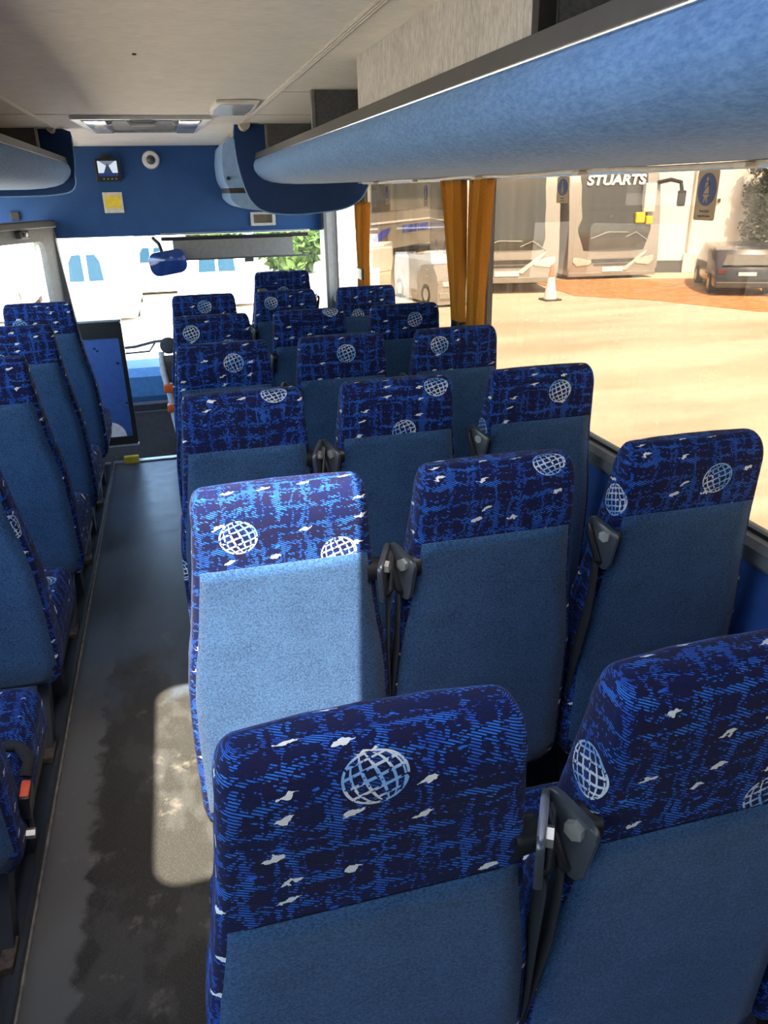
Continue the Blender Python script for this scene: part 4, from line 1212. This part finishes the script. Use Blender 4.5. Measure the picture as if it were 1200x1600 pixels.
def coach(label, loc, rz, paint, W=2.5, H=3.2, Lc=11.0, glassm='dark_glass', dz=0.0, mirror=True):
    """front of the coach at local y=0 facing -y"""
    c = thing('parked_coach', label, 'coach', loc, rz)
    b = MB()
    prof = [(0.0, 0.30 - dz * .8), (-0.02, 0.55 - dz), (0.0, 1.0 - dz), (0.10, 1.6), (0.28, 2.4), (0.50, 2.95), (0.8, H - .05), (1.2, H), (Lc - .3, H), (Lc, H - .4), (Lc, 0.35), (Lc - .1, 0.3 - dz * .8)]
    b.prism(prof, 'x', -W / 2, W / 2, bev=0.10)
    b.build('body', M[paint], c, True)
    wz = MB()
    rows = []
    for z, y in ((1.02 - dz, -0.012), (1.30, 0.03), (1.6, 0.083), (2.0, 0.17), (2.4, 0.262), (2.7, 0.378), (2.95, 0.482), (3.04, 0.56)):
        hw = W / 2 - 0.06 if z > 1.1 else W / 2 - .12
        rows.append([Vector((hw * (i / 6 - 1), y - 0.012 + 0.10 * abs(i / 6 - 1) ** 4, z)) for i in range(13)])
    wz.sheet(rows); wz.build('windscreen', M[glassm], c, True, solid=0.01)
    gr_ = MB(); gr_.box(-.62, .62, -0.035, 0.02, 0.70 - dz, 0.80 - dz, .01); gr_.box(-.55, .55, -.035, .02, .62 - dz, .67 - dz, .005)
    gr_.build('grille', M['dark_trim'], c)
    for sx in (-1, 1):
        h = MB()
        h.prism([(sx * .62, 0.74), (sx * .68, 0.66), (sx * 1.05, 0.62), (sx * 1.17, 0.74), (sx * 1.15, 0.86), (sx * .9, 0.82)], 'y', -0.05, 0.03, mat=Matrix.Translation((0, 0, -dz)), bev=.01)
        h.build('headlight', M['headlight'], c, True)
    h = MB(); h.prism([(.25, .52), (.38, .48), (.92, .92), (.95, 1.0), (.82, .92)], 'y', -.045, .02, mat=Matrix.Translation((0, 0, -dz))); h.build('bumper_crease', M['headlight'], c)
    h = MB(); h.box(-.30, .30, -.05, 0, .42 - dz * .85, .54 - dz * .85, .005); h.build('number_plate', M['lettering_white'], c)
    h = MB(); h.box(-W / 2 + .03, W / 2 - .03, -.03, .1, .26 - dz * .7, .40 - dz * .8, .02); h.build('bumper', M['coach_side'], c)
    for sx in (-1, 1):
        for y in (2.6, Lc - 2.8): wheel(c, sx * (W / 2 - .16), y, .5, .5, .32)
        sw_ = MB(); sw_.box(sx * (W / 2 + .004) - .004, sx * (W / 2 + .004) + .004, 1.0, Lc - .5, 1.55, 2.75); sw_.build('side_glazing', M[glassm], c)
        aw = MB(); aw.cyl((sx * W / 2 - .01, 2.6, .5), (sx * W / 2 + .012 * sx, 2.6, .5), .62, seg=24); aw.build('wheel_arch', M['black'], c)
    ma = MB() if mirror else None
    if mirror:
      ma.tube([(W / 2 - .1, .25, 2.45), (W / 2 + .15, 0.0, 2.52), (W / 2 + .36, -.15, 2.45), (W / 2 + .40, -.2, 2.2)], 0.055, 8)
      mo_ = ma.build('mirror_arm', M['black'], c, True)
      mh = MB(); mh.box(W / 2 + .30, W / 2 + .50, -.28, -.12, 1.85, 2.25, .04); mh.build('mirror_head', M['black'], mo_, True)
    wi = MB(); wi.tube([(-.7, -.05, 1.08), (-.2, -.02, 1.24), (.35, -.01, 1.22)], 0.012, 6); wi.tube([(.3, -.05, 1.1), (.6, -.02, 1.22), (.95, -.01, 1.0)], .01, 6); wi.build('wiper', M['light_grey'], c)
    return c
up90 = Matrix.Rotation(math.radians(90), 4, 'X')
c1 = coach('silver parked coach with white STUARTS lettering above its dark windscreen', (11.85, 19.8, GZ), math.radians(-7), 'silver', W=2.6, dz=0.26)
tilt = Matrix.Translation((0.0, 0.265, 2.53)) @ Matrix.Rotation(math.radians(90 - 17), 4, 'X')
text_part('lettering', 'STUARTS', 0.36, M['lettering_white'], c1, tilt, 0.01, 0.014, 0.25, 1.12)
MB().box(.70, 1.12, .02, .10, 1.36, 2.3, .01).build('windscreen_reflection_panel', M['light_grey'], c1) if False else None
MB().box(.60, .95, -.0, .06, 1.36, 1.68, .02).build('yellow_bag', M['yellow'], c1) if False else None
yb_ = MB(); yb_.box(.55, .82, -.02, .10, 1.44, 1.72, .03); yb_.box(.86, 1.05, -.02, .12, 1.40, 1.62, .03); yb_.build('yellow_dash_card', M['yellow'], c1)
yb_ = MB(); yb_.box(.76, 1.08, .0, .2, 1.72, 2.45, .02); yb_.build('white_visor', M['white_paint'], c1)
c2 = coach('silver parked coach without lettering, half hidden by the right ochre curtain', (7.85, 17.9, GZ), math.radians(-14), 'silver', W=2.5, Lc=8.5, mirror=False)
# third coach, side on in the distance
sdir = Vector((13.6 - 7.3, 38.4 - 30.9, 0)).normalized()
c3 = thing('lettered_coach', 'distant grey coach seen side on with blue STUARTS OF CARLUKE lettering', 'coach', (9.0, 30.2, GZ), math.atan2(sdir.y, sdir.x))
b = MB(); b.prism([(-3.2, .35), (5.8, .35), (6.0, .9), (5.9, 1.9), (5.4, 3.1), (5.0, 3.45), (-3.0, 3.45), (-3.2, 3.2)], 'y', 0, 2.5, bev=.08); b.build('body', M['coach_side'], c3, True)
b = MB(); b.prism([(-3.1, 1.68), (3.4, 1.72), (4.3, 3.2), (-3.1, 3.2)], 'y', -.02, .0); b.build('side_glazing', M['dark_glass'], c3)
b = MB(); b.box(-3.15, 5.0, -.03, 0, 1.27, 1.33); b.build('side_stripe', M['lettering_white'], c3)
text_part('lettering', 'STUARTS OF CARLUKE', 0.40, M['lettering_blue'], c3, Matrix.Translation((0.85, -.03, 0.99)) @ up90, .01, .004, 0, 0.64)
b = MB(); b.prism([(-3.0, .55), (-1.9, .85), (-1.5, 1.1), (-2.3, 1.05), (-3.0, .8)], 'y', -.02, 0); b.build('swoosh', M['lettering_blue'], c3)
for x in (-2.2, 3.6):
    a = MB(); a.cyl((x, .0, .5), (x, .3, .5), .5, seg=20); a.build('wheel', M['tyre'], c3, True)

# smaller vehicles
def van(name, label, cat, loc, rz, W, H, Lc, paint, gm, kind='rear', group=None):
    c = thing(name, label, cat, loc, rz, group)
    b = MB()
    b.prism([(0.0, .08), (-.03, .8), (0.05, H * .62), (0.22, H - .12), (.45, H), (Lc - .3, H), (Lc, H * .5), (Lc, .08)], 'x', -W / 2, W / 2, bev=.06)
    b.build('body', M[paint], c, True)
    if kind == 'rear':
        for sx in (-1, 1):
            w_ = MB(); w_.prism([(sx * .04, H * .46), (sx * .34, H * .46), (sx * .30, H * .78), (sx * .22, H * .87), (sx * .05, H * .87)], 'y', -0.0, .012, mat=Matrix.Translation((0, -.012, 0)))
            wo = w_.build('rear_window', M[gm], c); wo.data.transform(Matrix.Translation((0, 0.0, 0)))
    else:
        w_ = MB()
        for sx in (-1, 1): w_.prism([(sx * .03, H * .52), (sx * .42, H * .52), (sx * .38, H * .80), (sx * .03, H * .80)], 'y', -.02, .0)
        w_.build('windscreen', M[gm], c)
        for sx in (-1, 1):
            h = MB(); h.box(sx * (W / 2 - .3) - .13, sx * (W / 2 - .3) + .13, -.06, 0, .62, .76, .02); h.build('headlight', M['headlight'], c)
    h = MB(); h.box(-W / 2 + .05, W / 2 - .05, -.06, 0, .25, .45, .03); h.build('bumper', M[paint], c)
    for sx in (-1, 1):
        for y in (.8, Lc - .8): wheel(c, sx * (W / 2 - .1), y, .32, .32, .2)
    return c
v1 = van('white_van', 'white van rear with two arched blue windows, seen through the left of the windscreen', 'van', (-1.68, 17.0, GZ), 0, 1.80, 1.55, 4.0, 'white_paint', 'blue_glass')
v2 = van('white_minibus', 'white minibus partly behind the driver mirror', 'minibus', (-0.45, 21.4, GZ), 0, 1.90, 1.35, 2.6, 'white_paint', 'blue_glass')
v3 = van('white_minibus', 'white minibus with wide dark rear windows, right of the driver mirror', 'minibus', (0.98, 18.2, GZ), 0, 1.80, 1.36, 2.8, 'white_paint', 'blue_glass', 'front')
v4 = van('white_minibus', 'white minibus seen through the entrance door glass at the far left', 'minibus', (-4.15, 17.5, GZ), 0, 1.8, 1.45, 4.5, 'white_paint', 'blue_glass', 'front')
v5 = van('stand_in_car', 'added silver car standing in for the front wheel and side of the unlettered coach', 'car', (6.15, 16.4, GZ), math.radians(8), 1.7, 1.35, 3.6, 'silver', 'dark_glass', 'front')  # added car shape in place of the coach's side and front wheel
v6 = van('white_car', 'small white car parked before the distant lettered coach', 'car', (6.45, 26.6, GZ), math.radians(-25), 1.9, 1.1, 3.6, 'white_paint', 'blue_glass', 'front')
o = MB().box(-1.5, 1.5, -.2, .2, 0, .75, .05).build('white_barrier', M['white_paint']); o.location = (5.6, 24.0, GZ); o.rotation_euler = (0, 0, math.radians(38))
tag(o, 'low white barrier block on the yard beside the narrow curtain', 'barrier')
v5.scale = (.72, .72, .72); v6.scale = (.62, .62, .62)
# dark car
sv = thing('dark_car', 'dark car parked before the white building at the right edge', 'car', (12.62, 15.3, GZ), math.radians(-28))
sv.scale = (.74, .74, .64)
b = MB(); b.prism([(0.0, .30), (-.04, .62), (.05, .98), (.42, 1.56), (.9, 1.66), (2.9, 1.66), (3.6, 1.05), (4.4, .95), (4.5, .4), (4.4, .3)], 'x', -.93, .93, bev=.09); b.build('body', M['suv_paint'], sv, True)
b = MB(); b.prism([(-.74, 1.06), (.74, 1.06), (.62, 1.46), (-.62, 1.46)], 'y', .0, .02, mat=Matrix.Translation((0, .07, 0)) @ Matrix.Rotation(math.radians(-32), 4, 'X')); 
o = b.build('rear_window', M['dark_glass'], sv); o.data.transform(Matrix.Translation((0, -.62, .18)))
MB().box(-.26, .26, -.06, -.02, .72, .84, .005).build('number_plate', M['lettering_white'], sv)
MB().box(-.9, .9, -.10, .02, .30, .52, .04).build('bumper', M['dark_trim'], sv)
for sx in (-1, 1):
    MB().box(sx * .74 - .13, sx * .74 + .13, -.05, .06, .78, .94, .02).build('tail_light', M['tail_lens'], sv)
    for y in (.85, 3.6): wheel(sv, sx * .85, y, .36, .36, .22)
# solid cone added to stand in for one reflected in the side window
cn = thing('reflected_cone', 'added orange and white cone standing in for a cone reflected in the side window', 'cone', (11.0, 24.0, GZ))
cn.location = (8.35, 16.5, GZ)
MB().box(-.2, .2, -.2, .2, 0, .04, .01).build('cone_base', M['dark_trim'], cn)
MB().cyl((0, 0, .04), (0, 0, .52), .15, .075, 20).build('white_sleeve', M['lettering_white'], cn, True)
MB().cyl((0, 0, .52), (0, 0, .78), .075, .028, 20).build('orange_tip', M['orange'], cn, True)
# trees / hedge beyond
def tree(name, label, x, y, r, h, seed):
    rr = random.Random(seed)
    c = thing(name, label, 'tree', (x, y, GZ), group='trees behind the yard')
    m = MB(); m.cyl((0, 0, 0), (0, 0, h * .5), .22, .14, 8); m.build('trunk', M['bark'], c)
    m = MB()
    for k in range(12):
        a = rr.uniform(0, 2 * PI); q = rr.uniform(0, r * .6)
        leafball(m, (q * math.cos(a), q * math.sin(a), h * rr.uniform(.08, .85)), r * .6, 170, .28, rr)
    m.build('foliage', M['leaf'], c)
tree('hedge_tree', 'leafy bush left of the white van, seen through the windscreen', -4.3, 25.2, 1.1, 2.6, 1)
tree('hedge_tree', 'leafy bush between the white van and the minibus', -1.45, 26.4, 1.1, 2.6, 2)
tree('hedge_tree', 'leafy bush behind the minibus beside the driver mirror', 1.1, 25.6, 1.0, 2.4, 8)
tree('hedge_tree', 'leafy bush behind the right end of the sun blind', 3.9, 25.2, 1.1, 2.5, 3)
tree('hedge_tree', 'leafy bush beyond the driver side window', 4.6, 33.0, 1.4, 3.6, 4)
tree('tree', 'tall tree beyond the distant lettered coach', 16, 52, 4.0, 6.5, 5)
tree('tree', 'tall tree beyond the coaches, left of the curtain pair', 25.5, 50, 4.0, 6.0, 6)
o = MB().box(-.9, .9, -.05, .05, .3, 1.15, .02).build('blue_board', M['blue_glass']); o.location = (-0.80, 24.6, GZ); tag(o, 'blue board standing behind the vans, left of the mirror', 'board')
gs = thing('grass_tuft', 'green grass tuft at the foot of the dark car at the right edge', 'grass', (12.75, 13.6, GZ))
m = MB(); rr = random.Random(5)
for _ in range(160):
    x, y = rr.uniform(-.5, .5), rr.uniform(-.3, .3); h = rr.uniform(.1, .3); a = rr.uniform(0, PI)
    p = Vector((x, y, 0)); q = Vector((math.cos(a), math.sin(a), 0)) * .015
    m.bm.faces.new([m.bm.verts.new(p - q), m.bm.verts.new(p + q), m.bm.verts.new(p + Vector((rr.uniform(-.1, .1), rr.uniform(-.1, .1), h)))])
m.build('blades', M['grass'], gs)
d = MB(); d.prism([(6.0, 25.0), (6.12, 25.0), (8.0, 33.2), (7.88, 33.2)], 'z', GZ, GZ + .008)
struct(d.build('trim_road_line', M['road_line']))
